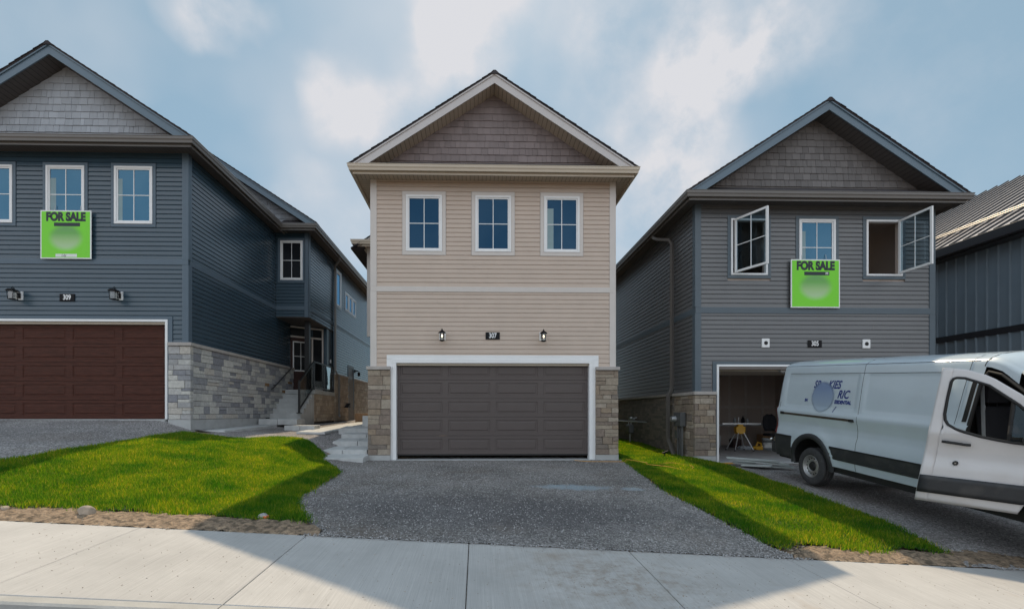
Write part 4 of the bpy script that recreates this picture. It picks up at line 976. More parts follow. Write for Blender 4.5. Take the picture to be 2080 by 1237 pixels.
# railings
a=MB()
for y in (17.68,18.85,20.03): a.box(-6.06,-6.0,y-.03,y+.03,2.04,3.11)
a.box(-6.055,-6.005,17.71,20.0,3.05,3.10); a.box(-6.05,-6.01,17.71,20.0,2.10,2.14); rl=a.build('porch_railing','rail',H9)
a=MB(); a.box(-6.034,-6.026,17.73,18.81,2.15,3.04); a.box(-6.034,-6.026,18.9,19.99,2.15,3.04); a.build('railing_glass','rail_glass',rl)
a=MB(); yn,zn=16.22,1.17
a.box(-6.06,-6.0,yn-.03,yn+.03,zn,zn+1.12); a.box(-6.10,-5.96,yn-.07,yn+.07,zn-.0,zn+.02)
a.tube([(-6.03,17.66,3.07),(-6.03,yn,2.22)],.02,rect=(.025,.022)); a.tube([(-6.03,17.66,2.14),(-6.03,yn,1.29)],.02,rect=(.022,.018)); r2=a.build('stair_railing','rail',H9)
a=MB(); P_8=[(-6.034,17.63,2.17),(-6.034,16.27,1.34),(-6.034,16.27,2.20),(-6.034,17.63,3.03)]; a.hexa([P_8[0],P_8[1],(-6.026,16.27,1.34),(-6.026,17.63,2.17),P_8[3],P_8[2],(-6.026,16.27,2.20),(-6.026,17.63,3.03)]); a.build('railing_glass','rail_glass',r2)
a=MB(); a.tube([(-6.99,17.95,2.92),(-6.94,17.9,2.86),(-6.94,16.3,2.02),(-6.99,16.26,1.98)],.022,8); a.tube([(-7.06,17.6,2.66),(-6.94,17.6,2.68)],.012,6); a.tube([(-7.06,16.6,2.14),(-6.94,16.6,2.16)],.012,6); a.build('wall_handrail','rail',H9)
roof_block(H9,17.1,27.4,-13.57,-5.56,xm,7.80+SL*4.59,7.756,None,'gutter_brown','fascia_slate','soffit_brown','shake_pale',9,gx0=-7.0,gx1=-5.56,left=False,wr=-6.03)
a=MB(); a.tube([(-5.63,19.6,7.62),(-5.66,19.7,7.5),(-5.93,19.95,7.3),(-5.95,20.1,7.15),(-5.95,20.1,2.95),(-5.92,20.15,2.85),(-5.86,20.3,2.75),(-5.86,20.3,1.1),(-5.80,20.25,1.0)],.04,rect=(.04,.035)); a.build('downspout','gutter_brown',H9)

# ------------------------------------------------------------------ right house
xm=8.709
H5=empty('house',(xm,F,-.08),'dark grey sided house, number 305, with two open windows and an open garage','house')
c5=dict(xl=5.60,xr=11.82,zg=6.62,z0=-.075,wins=[6.975,8.745,10.5],wz0=4.705,wz1=6.148,ww=.95,wtrim='trim_slate',wtw=.085,belt=(3.725,3.881),zs0=1.727,
 garage=(6.125,11.08,2.42),gtrim='trim_slate',gtw=.10,jamb=.055,sid='siding_grey',trim='trim_slate',pier=(5.53,6.085,11.15,11.89),pd=.10,pz0=.09,capz=1.727,stone='stone_tan',sw=(.2,.5),sh=(.11,.15,.19),seed=71,cur=[0,.1,0],head='room',
 holes=[(6.52,7.43,4.73,6.12),(10.045,10.955,4.73,6.12)])
front(H5,c5); window_row(H5,c5,['open','pane_blue','open'])
fr=FRONT(F)
w1=window(H5,fr,6.50,7.45,4.705,6.148,'trim_slate',.085,openw=True); w3=window(H5,fr,10.025,10.975,4.705,6.148,'trim_slate',.085,openw=True)
for w_,hg,dd in ((w1,(6.58,11.88),(.37,-.80)),(w3,(10.84,11.88),(.035,-.85))):
    s_,fs=sash(w_,hg,dd,.87,4.74,6.12)
    a=MB(); a.fbox(fs,.05,.82,-.004,.004,4.79,6.07); a.build('pane','pane_clear',s_)
    a=MB(); a.fbox(fs,.426,.444,-.008,.008,4.79,6.07); a.fbox(fs,.055,.425,-.0075,.0075,5.42,5.438); a.fbox(fs,.445,.815,-.0075,.0075,5.42,5.438); a.build('grille','white',s_)
number_plate(H5,8.677,2.957,'305')
for x,z in ((7.399,2.971),(10.027,2.958)):
    a=MB(); a.fbox(fr,x-.10,x+.10,.0,.04,z-.115,z+.115); b=a.build('lamp_mount','white',H5,bevel=.01); a=MB(); a.lathe([(0,-.052),(.045,-.05),(.05,-.045),(.05,-.035)],(x,F,z),'y',16); a.tube([(x-.02,F-.055,z),(x+.02,F-.055,z+.01)],.006,5); a.build('junction_box','seal',b)
roof_block(H5,F,24.4,xm-3.575,xm+3.60,xm,8.935,6.62,None,'gutter_brown','fascia_slate','soffit_grey','shake_grey',10,wl=5.60,wr=11.82)
WW=WESTW(5.60); a=MB(); siding(a,WW,-24,-12.07,1.74,3.725,[],1.74); siding(a,WW,-24,-12.07,3.881,6.5,[],3.881); EE=EASTW(11.82); siding(a,EE,12.07,24,1.7,6.5,[],1.7); a.build('side_siding','siding_grey',H5)
a=MB(); a.fbox(WW,-12.07,-11.92,0,.03,1.727,3.725); a.fbox(WW,-12.07,-11.92,0,.03,3.881,6.5); a.fbox(WW,-24,-11.95,0,.026,3.725,3.881); a.fbox(EE,11.92,12.07,0,.03,1.7,6.5); a.build('side_trim','trim_slate',H5,bevel=.004)
a=MB(); stones(a,WW,-13.1,-F,.0,1.64,.065,seed=81); a.build('side_stone','stone_tan',H5)
a=MB(); stones(a,WW,-24,-13.1,.12,1.64,.035,seed=82,hs=(.075,),ws=(.2,.24),jit=.004); a.build('side_brick','brick_grey',H5)
a=MB(); a.fbox(WW,-24,-11.9,-.02,.028,-.3,1.64); a.build('side_mortar','mortar',H5)
a=MB(); a.fbox(WW,-13.13,-F-.001,0,.10,1.643,1.725); a.fbox(WW,-24,-13.13,0,.075,1.655,1.728); a.build('side_stone_cap','cap',H5,bevel=.008)
# interior shell: garage, floor above, bedroom
a=MB(); a.box(5.615,5.74,12.12,24,-.3,6.7); a.box(11.68,11.805,12.12,24,-.3,6.7); a.box(5.615,11.805,24,24.1,-.3,6.7)
a.box(5.74,11.68,18.2,18.3,-.08,2.9); a.box(5.74,11.68,12.12,24,2.9,3.1); a.build('garage_wall','drywall',H5)
a=MB()
for x in (6.6,7.25,7.9,8.55,9.2,9.85,10.5,11.15): a.box(x-.035-random.uniform(0,.02),x+.035+random.uniform(0,.02),18.188,18.2,.0,2.9)
a.box(5.8,11.6,18.184,18.19,1.36,1.46); a.box(7.9,8.3,18.18,18.184,.2,1.3); a.build('joint_tape','tape',H5)
a=MB(); a.box(5.74,11.68,11.81,18.2,-.3,-.077); a.build('garage_slab','garage_floor',H5)
a=MB(); a.box(5.74,11.68,12.12,16,6.45,6.55); a.box(5.74,11.68,16,16.1,3.1,6.45); a.box(5.74,5.8,12.13,16,3.1,6.45); a.box(11.62,11.68,12.13,16,3.1,6.45); a.box(8.6,8.7,12.15,16,3.1,6.45); a.build('bedroom_wall','room',H5)
lx,ly,lz=11.05,15.9,5.99
a=MB(); a.lathe([(0,lz+.14),(.06,lz+.12),(.05,lz+.06),(.015,lz+.02)],(lx,ly-.06,0),'z',10); il=a.build('indoor_lamp','black',H5)
a=MB(); a.lathe([(0,lz-.09),(.03,lz-.07),(.045,lz-.03),(.03,lz+.02),(0,lz+.02)],(lx,ly-.06,0),'z',12); a.build('bulb','bulb',il,smooth=True)
pl_=bpy.data.lights.new('indoor_light','POINT'); pl_.energy=9; pl_.color=(1,.82,.62); pl_.shadow_soft_size=.05; po=bpy.data.objects.new('indoor_light',pl_); COL.objects.link(po); po.parent=H5; po.location=(lx-H5.location.x,ly-.2-H5.location.y,lz-.02-H5.location.z)
# raised sectional door on its tracks
a=MB(); a.box(6.2,11.0,12.25,12.3,2.28,2.36); a.box(6.2,11.0,12.35,14.6,2.36,2.40)
for x in (6.16,11.02): a.box(x-.03,x+.03,12.2,15,2.24,2.29)
rd_=a.build('raised_garage_door','gutter_tan',H5)
a=MB(); a.box(8.55,8.62,12.2,16.5,2.45,2.50); a.tube([(8.2,12.32,2.40),(8.35,12.32,2.34),(8.5,12.3,2.38)],.015,6); a.box(7.98,8.1,12.22,12.3,2.26,2.36); a.tube([(7.9,12.26,2.33),(8.05,12.22,2.22),(8.2,12.26,2.33)],.012,6); a.build('door_opener_rail','steel',H5)
a=MB(); a.tube([(5.24,13.9,6.40),(5.26,13.85,6.33),(5.30,13.7,6.25),(5.50,13.33,6.1),(5.53,13.25,5.95),(5.53,13.25,1.95),(5.50,13.25,1.80),(5.42,13.25,1.68),(5.42,13.25,.45),(5.40,12.75,-.02)],.04,rect=(.042,.036)); a.build('downspout','gutter_brown',H5)
# electricity meter and conduits
a=MB(); a.box(5.36,5.50,12.30,12.74,.83,1.20); em=a.build('meter_box','pipe_grey',H5,bevel=.01)
a=MB(); a.lathe([(0,-.13),(.075,-.12),(.085,-.02),(.085,0)],(5.36,12.62,1.02),'x',16); a.build('meter_dial','steel',em)
a=MB()
for y,r_,zt_ in ((12.64,.03,.85),(12.50,.024,.85),(12.38,.03,.85)): a.tube([(5.44,y,zt_),(5.44,y,-.1)],r_,8)
a.box(5.38,5.5,12.55,12.72,.50,.72); a.build('conduit','pipe_grey',H5)

# ------------------------------------------------------------------ metal clad building at the far right
MBD=empty('metal_building',(15,12,-.5),'blue-grey ribbed metal building with a pale standing seam roof at the right edge','building')
EV=6.28
a=MB(); a.box(15.0,29.4,9.5,42,-2.5,EV); a.build('wall','metal_wall',MBD)
a=MB()
y=9.6
while y<42:
    for dz,(z0,z1) in enumerate(((-2.5,3.44),(3.62,EV))):
        n=len(a.v); pr=[(15.0,y),(14.955,y+.012),(14.955,y+.04),(15.0,y+.052)]
        a.v+=[(p[0],p[1],z0) for p in pr]+[(p[0],p[1],z1) for p in pr]
        for i in range(3): a.f.append((n+i,n+i+1,n+5+i,n+4+i))
    y+=.3
x=15.1
while x<29.3: a.box(x,x+.05,9.472,9.5,-2.5,EV); x+=.3
a.build('wall_ribs','metal_wall',MBD)
a=MB(); a.box(14.955,15.0,9.5,42,3.44,3.62); a.box(14.955,29.4,9.455,9.5,3.44,3.62); a.build('band_trim','gutter_black',MBD)
a=MB(); rx=7.2; px0=14.62; pz0=EV+.06-.38*.0; sl=.6
zr_=pz0+sl*rx
poly=[(px0,pz0),(px0+rx,zr_),(px0+2*rx,pz0),(px0+2*rx,pz0-.12),(px0+rx,zr_-.12),(px0,pz0-.12)]
n=len(a.v); a.v+=[(p[0],9.1,p[1]) for p in poly]+[(p[0],42.3,p[1]) for p in poly]
for q in ((0,1,4,5),(1,2,3,4)): a.f.append(tuple(n+i for i in q[::-1])); a.f.append(tuple(n+6+i for i in q))
for i in range(6): j=(i+1)%6; a.f.append((n+i,n+j,n+6+j,n+6+i))
rf=a.build('roof','metal_roof',MBD)
a=MB(); y=9.2
while y<42:
    a.hexa([(px0,y,pz0+.002),(px0+rx,y,zr_+.002),(px0+rx,y+.05,zr_+.002),(px0,y+.05,pz0+.002),(px0,y,pz0+.055),(px0+rx,y,zr_+.055),(px0+rx,y+.05,zr_+.055),(px0,y+.05,pz0+.055)]); y+=.42
a.build('roof_seam','gutter_black',rf)
a=MB()
for d in (1.1,1.35): a.tube([(px0+d,9.3,pz0+sl*d+.12),(px0+d,42,pz0+sl*d+.12)],.025,6)
a.build('snow_rail','gutter_brown',rf)
a=MB(); a.box(px0-.16,px0-.0,9.1,42.3,pz0-.30,pz0-.02); a.box(px0,15.0,9.12,42.2,pz0-.34,pz0-.14); a.build('gutter','gutter_black',MBD,bevel=.02)

# ------------------------------------------------------------------ for sale signs
def sale_sign(x0,x1,z0,z1,label,tilt=0,seed=0,strip=False):
    t=empty('for_sale_sign',((x0+x1)/2,F-.1,z0),label,'sign')
    fr=FRONT(F-.075); w=x1-x0
    a=MB(); a.fbox(fr,x0,x1,-.0,.018,z0,z1); bd=a.build('board','sign_white',t,bevel=.003)
    m,tt,b=material('sign_green_%d'%seed); g=(.19,.70,.02)
    tcn=node(tt,'ShaderNodeTexCoord'); cx,cz=0,(z1-z0)*.44
    mp=node(tt,'ShaderNodeMapping'); mp.inputs['Scale'].default_value=(1/(.38*w),0,1/(.30*w)); mp.inputs['Location'].default_value=(0,0,-cz/(.30*w)); link(tt,tcn.outputs['Object'],mp.inputs[0])
    ln=node(tt,'ShaderNodeVectorMath',operation='LENGTH'); link(tt,mp.outputs[0],ln.inputs[0]); r=node(tt,'ShaderNodeMapRange',interpolation_type='SMOOTHSTEP'); r.inputs[1].default_value=1.02; r.inputs[2].default_value=.55; r.inputs[3].default_value=0; r.inputs[4].default_value=.85; link(tt,ln.outputs['Value'],r.inputs[0])
    sx=node(tt,'ShaderNodeSeparateXYZ'); link(tt,tcn.outputs['Object'],sx.inputs[0]); cr=node(tt,'ShaderNodeValToRGB'); e=cr.color_ramp.elements; e[0].position=.0; e[0].color=(.55,.68,.5,1); e[1].position=1; e[1].color=(.12,.22,.16,1)
    x_=e.new(.35); x_.color=(.38,.55,.28,1); x_=e.new(.6); x_.color=(.14,.38,.10,1)
    r2=node(tt,'ShaderNodeMapRange'); r2.inputs[1].default_value=.15*w; r2.inputs[2].default_value=.76*w; link(tt,sx.outputs[2],r2.inputs[0]); link(tt,r2.outputs[0],cr.inputs[0])
    mi=node(tt,'ShaderNodeMixRGB'); link(tt,r.outputs[0],mi.inputs[0]); mi.inputs[1].default_value=col4(g); link(tt,cr.outputs[0],mi.inputs[2]); link(tt,mi.outputs[0],b.inputs['Base Color']); b.inputs['Roughness'].default_value=.45
    a=MB(); a.fbox(fr,x0+.03,x1-.03,.0185,.0205,z0+.03,z1-.03); a.build('green_face',m,bd)
    k=w/1.25
    text_mesh('FOR SALE',.285*k,'lettering','ink',bd,lambda X,Y,Z:((x0+x1)/2+X,F-.075-.0215-Z,z1-.17*k+Y),sx=.79,ext=.001,bold=.018)
    a=MB(); a.fbox(fr,x0+.27*w,x1-.22*w,.0208,.022,z1-.40*k,z1-.31*k); bx=a.build('name_box','ink',bd)
    if strip: a=MB(); a.fbox(fr,x0+.30*w,x0+.72*w,.0208,.022,z0+.045,z0+.12); a.build('white_strip','sign_white',bd); text_mesh('Lily',.085,'strip_lettering','ink',bd,lambda X,Y,Z:(x0+.46*w+X,F-.075-.0225-Z,z0+.083+Y),shear=.3,ext=.0005)
    else: text_mesh('M',.09,'box_lettering','sign_white',bd,lambda X,Y,Z:(x1-.27*w+X,F-.075-.0232-Z,z1-.355*k+Y),ext=.0005,bold=.003)
    a=MB(); a.tube([(x0+.25*w,F-.06,z1-.05),(x0+.25*w,F-.02,z1+.15)],.006,5); a.tube([(x1-.25*w,F-.06,z1-.05),(x1-.25*w,F-.02,z1+.15)],.006,5); a.build('hanging_wire','steel',bd)
    return t
sale_sign(-10.70,-9.475,4.965,6.155,'lime green FOR SALE sign hung under the middle window of the navy house',seed=1,strip=True)
sale_sign(8.01,9.285,3.862,5.098,'lime green FOR SALE sign hung under the closed middle window of the dark grey house',seed=2)

# ------------------------------------------------------------------ precast steps and slabs
def slab(x0,x1,y0,y1,z0,z1,label,group=None,m='slab',dz=0):
    a=MB(); o3=((x0+x1)/2,(y0+y1)/2,z0)
    a.hexa([(x0,y0,z0),(x1,y0,z0),(x1,y1,z0),(x0,y1,z0),(x0,y0,z1),(x1,y0,z1),(x1,y1,z1+dz),(x0,y1,z1+dz)])
    return a.build('concrete_slab',m,org=o3,bevel=.012,tag=(label,'paving slab',group))
nm=['lowest','second','third','fourth','fifth']
for k,(xa,xb,y,t_,z,h,fj) in enumerate(((-3.70,-2.70,11.3,.70,.11,.10,0),(-3.88,-2.76,11.98,.85,.249,.12,.45),(-3.87,-2.76,12.8,.80,.419,.13,.6),(-3.86,-2.76,13.57,.64,.568,.12,.66),(-4.11,-2.76,14.17,.85,.718,.12,0))):
    def st(p,q,lab):
        a=MB(); a.hexa([(p,y,z-h-.06),(q,y,z-h-.06),(q,y+t_,z-h),(p,y+t_,z-h),(p,y,z),(q,y,z),(q,y+t_,z+.06*t_),(p,y+t_,z+.06*t_)])
        a.build('concrete_slab','slab',org=((p+q)/2,y+t_/2,z-h),bevel=.012,tag=(lab,'paving slab','steps beside the tan house'))
    if not fj: st(xa,xb,'long %s pale slab of the steps left of the tan house'%nm[k])
    else:
        mid=xa+(xb-xa)*fj; st(xa,mid-.006,'left slab of the %s step up beside the tan house'%nm[k]); st(mid+.006,xb,'right slab of the %s step, against the tan house'%nm[k])
slab(-3.60,-2.78,15.0,15.6,.70,1.09,'tall narrow concrete block above the steps beside the tan house')
slab(-6.98,-6.38,15.3,16.0,.80,.985,'left paver of the landing at the foot of the navy house porch steps','landing pavers'); slab(-6.37,-5.76,15.3,16.0,.80,.985,'right paver of the landing at the foot of the navy house porch steps','landing pavers')
slab(-5.86,-5.40,14.55,15.1,.60,.80,'left half of the pale step block in front of the porch landing','step block'); slab(-5.39,-4.95,14.55,15.1,.60,.80,'right half of the pale step block in front of the porch landing','step block')
slab(-7.0,-6.36,12.1,15.25,.58,.74,'long pale slab lying beside the grey stone base of the navy house',dz=.06)
a=MB(); a.grid([[(-5.1,13.5,.62),(-4.3,13.5,.605)],[(-5.1,15,.66),(-4.15,15,.65)],[(-5.1,17.5,.71),(-4.1,17.5,.70)],[(-5.1,26,.84),(-4.1,26,.84)]]); setp(a.build('path','slab',solid=.06),kind='structure')
a=MB(); a.box(-5.3,-4.7,20.9,21.6,.72,1.1); a.box(-5.32,-4.68,20.86,20.9,.76,1.16); a.build('timber_box','wood',org=(-5,21.2,.72),bevel=.01,tag=('low brown timber box beside the path between the houses','box'))

# ------------------------------------------------------------------ the van
VX,VY,VZ=7.42,9.0,-.175
VAN=empty('van',(VX,VY,VZ),'white long cargo van with blue lettering and its passenger door open','van',rot=(0,.0757,-math.pi/2),local=True)
ZT=2.41; HZ=[.40,.50,.62,.80,.92,1.02,1.12,1.22,1.33,1.385,1.41,1.50,1.9,2.2,2.255,2.27,2.305,2.345,2.385,2.41]; HY_=[.955,.985,1.0,1.006,1.0,.975,.972,.99,1.016,1.016,.992,.980,.948,.910,.902,.876,.845,.74,.5,0]
def smooth(a,b,x): t=min(1,max(0,(x-a)/(b-a))); return t*t*(3-2*t)
def vhalf(z,x=1.0,detail=True):
    h=float(np.interp(z,HZ,HY_))
    if detail and h>.3:
        for (a0,a1,z0,z1) in ((-.86,1.0,1.46,2.10),(1.16,2.5,1.46,2.10)):
            r=.10 if x<.6 else .05
            dx=max(a0+r-x,x-(a1-r),0); dz=max(z0+r-z,z-(z1-r),0); d=math.hypot(dx,dz)
            h-=.012*(1-smooth(r-.03,r+.02,d))
        if x<1.6:
            d=math.hypot(x,(z-.40)*1.0); h+=.016*math.exp(-((d-.60)/.09)**2)*(1 if z>.4 else 0)
    if x<-.98: h-=.10*((-.98-x)/.19)**2*(1 if h>.3 else h/.3)
    if x>4.2: h-=.28*((x-4.2)/.9)**2*min(1,h/.3)
    return h
def vx(x,z):   # lean of the tail
    if x<-.7: return x+.10*max(0,z-1.3)*((-.7-x)/.47)
    if x>2.2: return x+min(1,(x-2.2)/.45)*max(0,min(1,(3.6-x)/.8))*.12*max(0,z-.8)
    return x
def zlow(x):
    for c in (0,4.15):
        if abs(x-c)<.50: return .40+max(.04,math.sqrt(.25-(x-c)**2))
    return .44
def side_patch(mb,xs,side,zl,zh,off=0,detail=True,step=.03):
    rows=[]
    for x in xs:
        lo=zl(x); hi=zh(x); row=[]; n1=6
        zm=min(max(1.0,lo+.02),hi)
        zz=[lo+(zm-lo)*k/n1 for k in range(n1+1)]
        if hi>zm+.001:
            n2=int(round((2.41-1.0)/step)); 
            zz+=[zm+(hi-zm)*k/n2 for k in range(1,n2+1)]
        else: zz+=[zm]*int(round((2.41-1.0)/step))
        for z in zz: row.append((vx(x,z),side*(vhalf(z,x,detail)+off),z))
        rows.append(row)
    if side>0: rows=rows[::-1]
    mb.grid(rows)
xsr=sorted(set([-1.17,-1.165,-1.15,-1.12,-1.08,-1.03]+[round(v,3) for v in np.arange(-.98,2.66,.03)]+[-.5,-.497,-.49,.49,.497,.5]))
a=MB()
side_patch(a,xsr,-1,zlow,lambda x:ZT); side_patch(a,xsr,1,zlow,lambda x:ZT)
# B pillar, upper door rail and cab roof
def ztop(x): return float(np.interp(x,[2.6,2.95,3.2,3.5,3.8,4.1,4.35],[2.41,2.408,2.375,2.25,2.0,1.68,1.42]))
def zdoor(x): return float(np.interp(x,[2.6,2.85,3.05,3.35,3.72],[2.18,2.18,2.12,1.92,1.60]))
side_patch(a,[2.645,2.70,2.76,2.80],-1,zlow,lambda x:ZT)
xc_=[2.80,2.9,3.0,3.1,3.2,3.3,3.4,3.5,3.6,3.72]
def cabhalf(z,x,zt):    # half width follows the sloping cab edge
    return vhalf(z,x,False)
for sd_ in (-1,1):
    rows=[]
    for x in [2.80,2.88,2.96,3.04,3.12,3.2,3.28]:
        row=[]
        for zb in [2.18,2.2,2.23,2.255,2.27,2.285,2.305,2.325,2.345,2.365,2.385,2.395,2.403,2.41]:
            z=zdoor(x)+(zb-2.18)*(ztop(x)-zdoor(x))/.23; row.append((vx(x,zb),sd_*vhalf(zb,x,False),z))
        rows.append(row)
    a.grid(rows if sd_<0 else rows[::-1])
    a.tube([(3.38,sd_*.865,2.12),(3.6,sd_*.885,1.96),(3.85,sd_*.90,1.74),(4.1,sd_*.91,1.5)],[.05,.055,.055,.055],10)
side_patch(a,[2.645,2.72,2.80],1,lambda x:.44,lambda x:ZT); side_patch(a,[2.80,3.0,3.2,3.4,3.6,3.8,4.0,4.1],1,lambda x:.44,lambda x:min(ztop(x),2.2))
# wings, bonnet, nose
xf=[3.74,3.8]+[round(v,3) for v in np.arange(3.85,4.95,.04)]+[4.98,5.02,5.05]
zbon=lambda x: float(np.interp(x,[3.7,4.1,4.4,4.8,5.0,5.05],[1.60,1.42,1.33,1.22,1.12,1.0]))
for sd_ in (-1,1): side_patch(a,xf,sd_,zlow,zbon,detail=False)
rows=[]
for x in np.linspace(4.1,5.05,12): h=vhalf(zbon(x),x,False); rows.append([(x,yy,zbon(x)+.05*(1-(yy/h)**4)) for yy in np.linspace(-h,h,14)])
a.grid(rows)
rows=[]
for z in np.linspace(.44,1.02,8): h=vhalf(z,5.05,False); rows.append([(5.05+.12*(1-(yy/h)**2)*(1-abs(z-.7)*.4),yy,z) for yy in np.linspace(-h,h,14)])
a.grid(rows)
# tail doors
rows=[]
for z in list(np.linspace(.5,2.2,14))+[2.255,2.27,2.305,2.345,2.385,2.405]: h=vhalf(z,-1.17); rows.append([(vx(-1.17,z)-.01*(1-(yy/max(h,.01))**4),yy,z) for yy in np.linspace(-h,h,12)])
a.grid(rows)
body=a.build('body','van',VAN,smooth=True,org=None)
# black lower cladding
a=MB(); side_patch(a,[.50,.53]+list(np.arange(.56,2.66,.1))+[2.68],-1,lambda x:.575,lambda x:.80,.014,False); side_patch(a,[-1.17,-1.14,-1.1,-1.05,-1.0,-.9,-.8,-.7,-.6,-.53],-1,lambda x:.41,lambda x:.86,.02,False); side_patch(a,list(np.arange(.52,3.6,.2)),1,lambda x:.575,lambda x:.80,.014,False)
rows=[]
for k in range(37):
    t=math.radians(-8+k*196/36); rr=[(.462,.0),(.47,.03),(.52,.035),(.565,.022),(.572,-.002)]; row=[]
    for r_,o_ in rr: x=r_*math.cos(t); z=.40+r_*math.sin(t); row.append((x,-(vhalf(z,x,False)+o_),z))
    rows.append(row)
a.grid(rows); a.grid([[(p[0]+4.15,p[1],p[2]) for p in r] for r in rows])
a.build('cladding','clad',VAN,smooth=True)
a=MB(); a.box(-1.30,-1.10,-.93,.93,.42,.66); a.box(-1.27,-1.1,-.95,.95,.50,.62); a.build('rear_bumper','clad',VAN,bevel=.03)
a=MB(); a.box(-1.34,-1.28,-.86,-.80,.66,.74); a.lathe([(.035,-.02),(.035,.03),(.02,.045)],(-1.26,-.97,.70),'x',10); a.build('tow_socket','chrome',VAN)
# dark wheel wells and underbody
a=MB()
for c in (0,4.15):
    rows=[]
    for k in range(21):
        t=math.radians(-10+k*200/20); rows.append([(c+.475*math.cos(t),-.985,.40+.475*math.sin(t)),(c+.475*math.cos(t),-.55,.40+.475*math.sin(t))])
    a.grid(rows)
a.box(-1.05,-.5,-.9,.9,.36,.5); a.box(.5,3.62,-.93,.93,.33,.46); a.box(-.5,.5,-.56,.56,.4,.9); a.box(3.65,4.65,-.56,.56,.4,.9); a.tube([(-.9,-.2,.34),(0,-.2,.36)],.06,8); a.tube([(0,-.8,.36),(0,.8,.36)],.07,8); a.build('underbody','seal',VAN)
a=MB()
def seam(mb,pts,r=.0035): mb.tube([(vx(x,z),-(vhalf(z,x)+.0005),z) for x,z in pts],r,4)
seam(a,[(1.08,z) for z in np.arange(.45,2.40,.04)]); seam(a,[(x,2.262) for x in np.arange(-1.02,2.75,.06)],.006); seam(a,[(x,2.115) for x in np.arange(-.78,2.6,.06)],.004)
seam(a,[(2.62,z) for z in np.arange(.45,2.40,.04)]); seam(a,[(-.98,z) for z in np.arange(1.38,1.55,.04)]); seam(a,[(2.78+.02*k/6,2.19+.20*k/6) for k in range(7)],.006)
a.build('panel_gap','seal',body)
a=MB(); side_patch(a,list(np.arange(-.88,1.03,.1)),-1,lambda x:1.284,lambda x:1.326,.005,False); a.build('door_track','track',VAN)
a=MB(); a.box(-.90,-.80,-1.03,-1.0,1.285,1.335); a.box(.93,1.02,-1.035,-1.0,1.28,1.325); a.build('track_end','seal',VAN)
a=MB(); rows=[]
for z in np.linspace(.86,1.42,10): rows.append([(vx(-1.20,z),-vhalf(z,-1.17)+.10,z),(vx(-1.205,z),-vhalf(z,-1.17)-.012,z),(vx(-1.14,z),-vhalf(z,-1.13)-.014,z),(vx(-1.07+.02*(z<1.0),z),-vhalf(z,-1.06)-.004,z)])
a.grid(rows); a.build('tail_light','tail',VAN,smooth=True)
a=MB(); side_patch(a,[2.70,2.73,2.76],-1,lambda x:1.46,lambda x:2.05,.006,False); a.build('pillar_trim','seal',VAN)
a=MB(); a.tube([(2.80,-.955,.5),(2.86,-.975,1.4),(2.94,-.93,2.0),(3.00,-.905,2.12),(3.15,-.905,2.08),(3.45,-.93,1.86),(3.70,-.96,1.60),(3.73,-.97,1.3),(3.73,-.96,.5)],.022,8); a.build('door_seal','seal',VAN)
# cab interior
a=MB(); a.box(2.56,2.60,-.85,.85,.5,2.2); a.box(2.6,3.8,-.85,.85,.45,.58); a.box(3.65,4.0,-.9,.9,.55,1.32); a.build('cab_lining','void',VAN)
for yy in (-.5,.5):
    a=MB(); a.box(2.85,3.35,yy-.26,yy+.26,.85,1.02); a.box(2.86,3.30,yy-.22,yy+.22,.58,.85); s1=a.build('seat','seat',VAN,bevel=.05)
    a=MB(); a.hexa([(2.80,yy-.25,1.0),(2.95,yy-.25,1.0),(2.95,yy+.25,1.0),(2.80,yy+.25,1.0),(2.66,yy-.22,1.66),(2.78,yy-.22,1.66),(2.78,yy+.22,1.66),(2.66,yy+.22,1.66)]); a.build('backrest','seat',s1,bevel=.04)
    a=MB(); a.box(2.66,2.77,yy-.14,yy+.14,1.71,1.92); a.tube([(2.71,yy-.06,1.62),(2.71,yy-.06,1.74)],.008,6); a.tube([(2.71,yy+.06,1.62),(2.71,yy+.06,1.74)],.008,6); a.build('headrest','seat',s1,bevel=.04)
a=MB(); a.tube([(2.83,-.80,1.95),(2.86,-.76,1.3),(2.9,-.74,1.0)],.018,rect=(.022,.003)); a.box(2.84,2.86,-.79,-.765,1.62,1.68); a.build('seat_belt','plastic_grey',VAN)
a=MB(); rows=[]
for t in np.linspace(0,1,8):
    x=3.36+(4.14-3.36)*t; z=2.35+(1.44-2.35)*t; h=.80+.08*t; rows.append([(x+.10*(1-(yy/h)**2),yy,z) for yy in np.linspace(-h,h,12)])
a.grid(rows); a.build('windscreen','pane_dark',VAN,smooth=True)
a=MB(); a.box(5.08,5.19,-.62,.62,.62,.98); a.build('grille','clad',VAN,bevel=.02)
for sd_ in (-1,1):
    a=MB(); a.hexa([(4.82,sd_*.66,.88),(5.10,sd_*.60,.86),(5.10,sd_*.62,.88),(4.80,sd_*.87,.90),(4.74,sd_*.68,1.10),(5.04,sd_*.60,1.04),(5.02,sd_*.63,1.04),(4.74,sd_*.85,1.16)]); a.build('headlight','chrome',VAN)
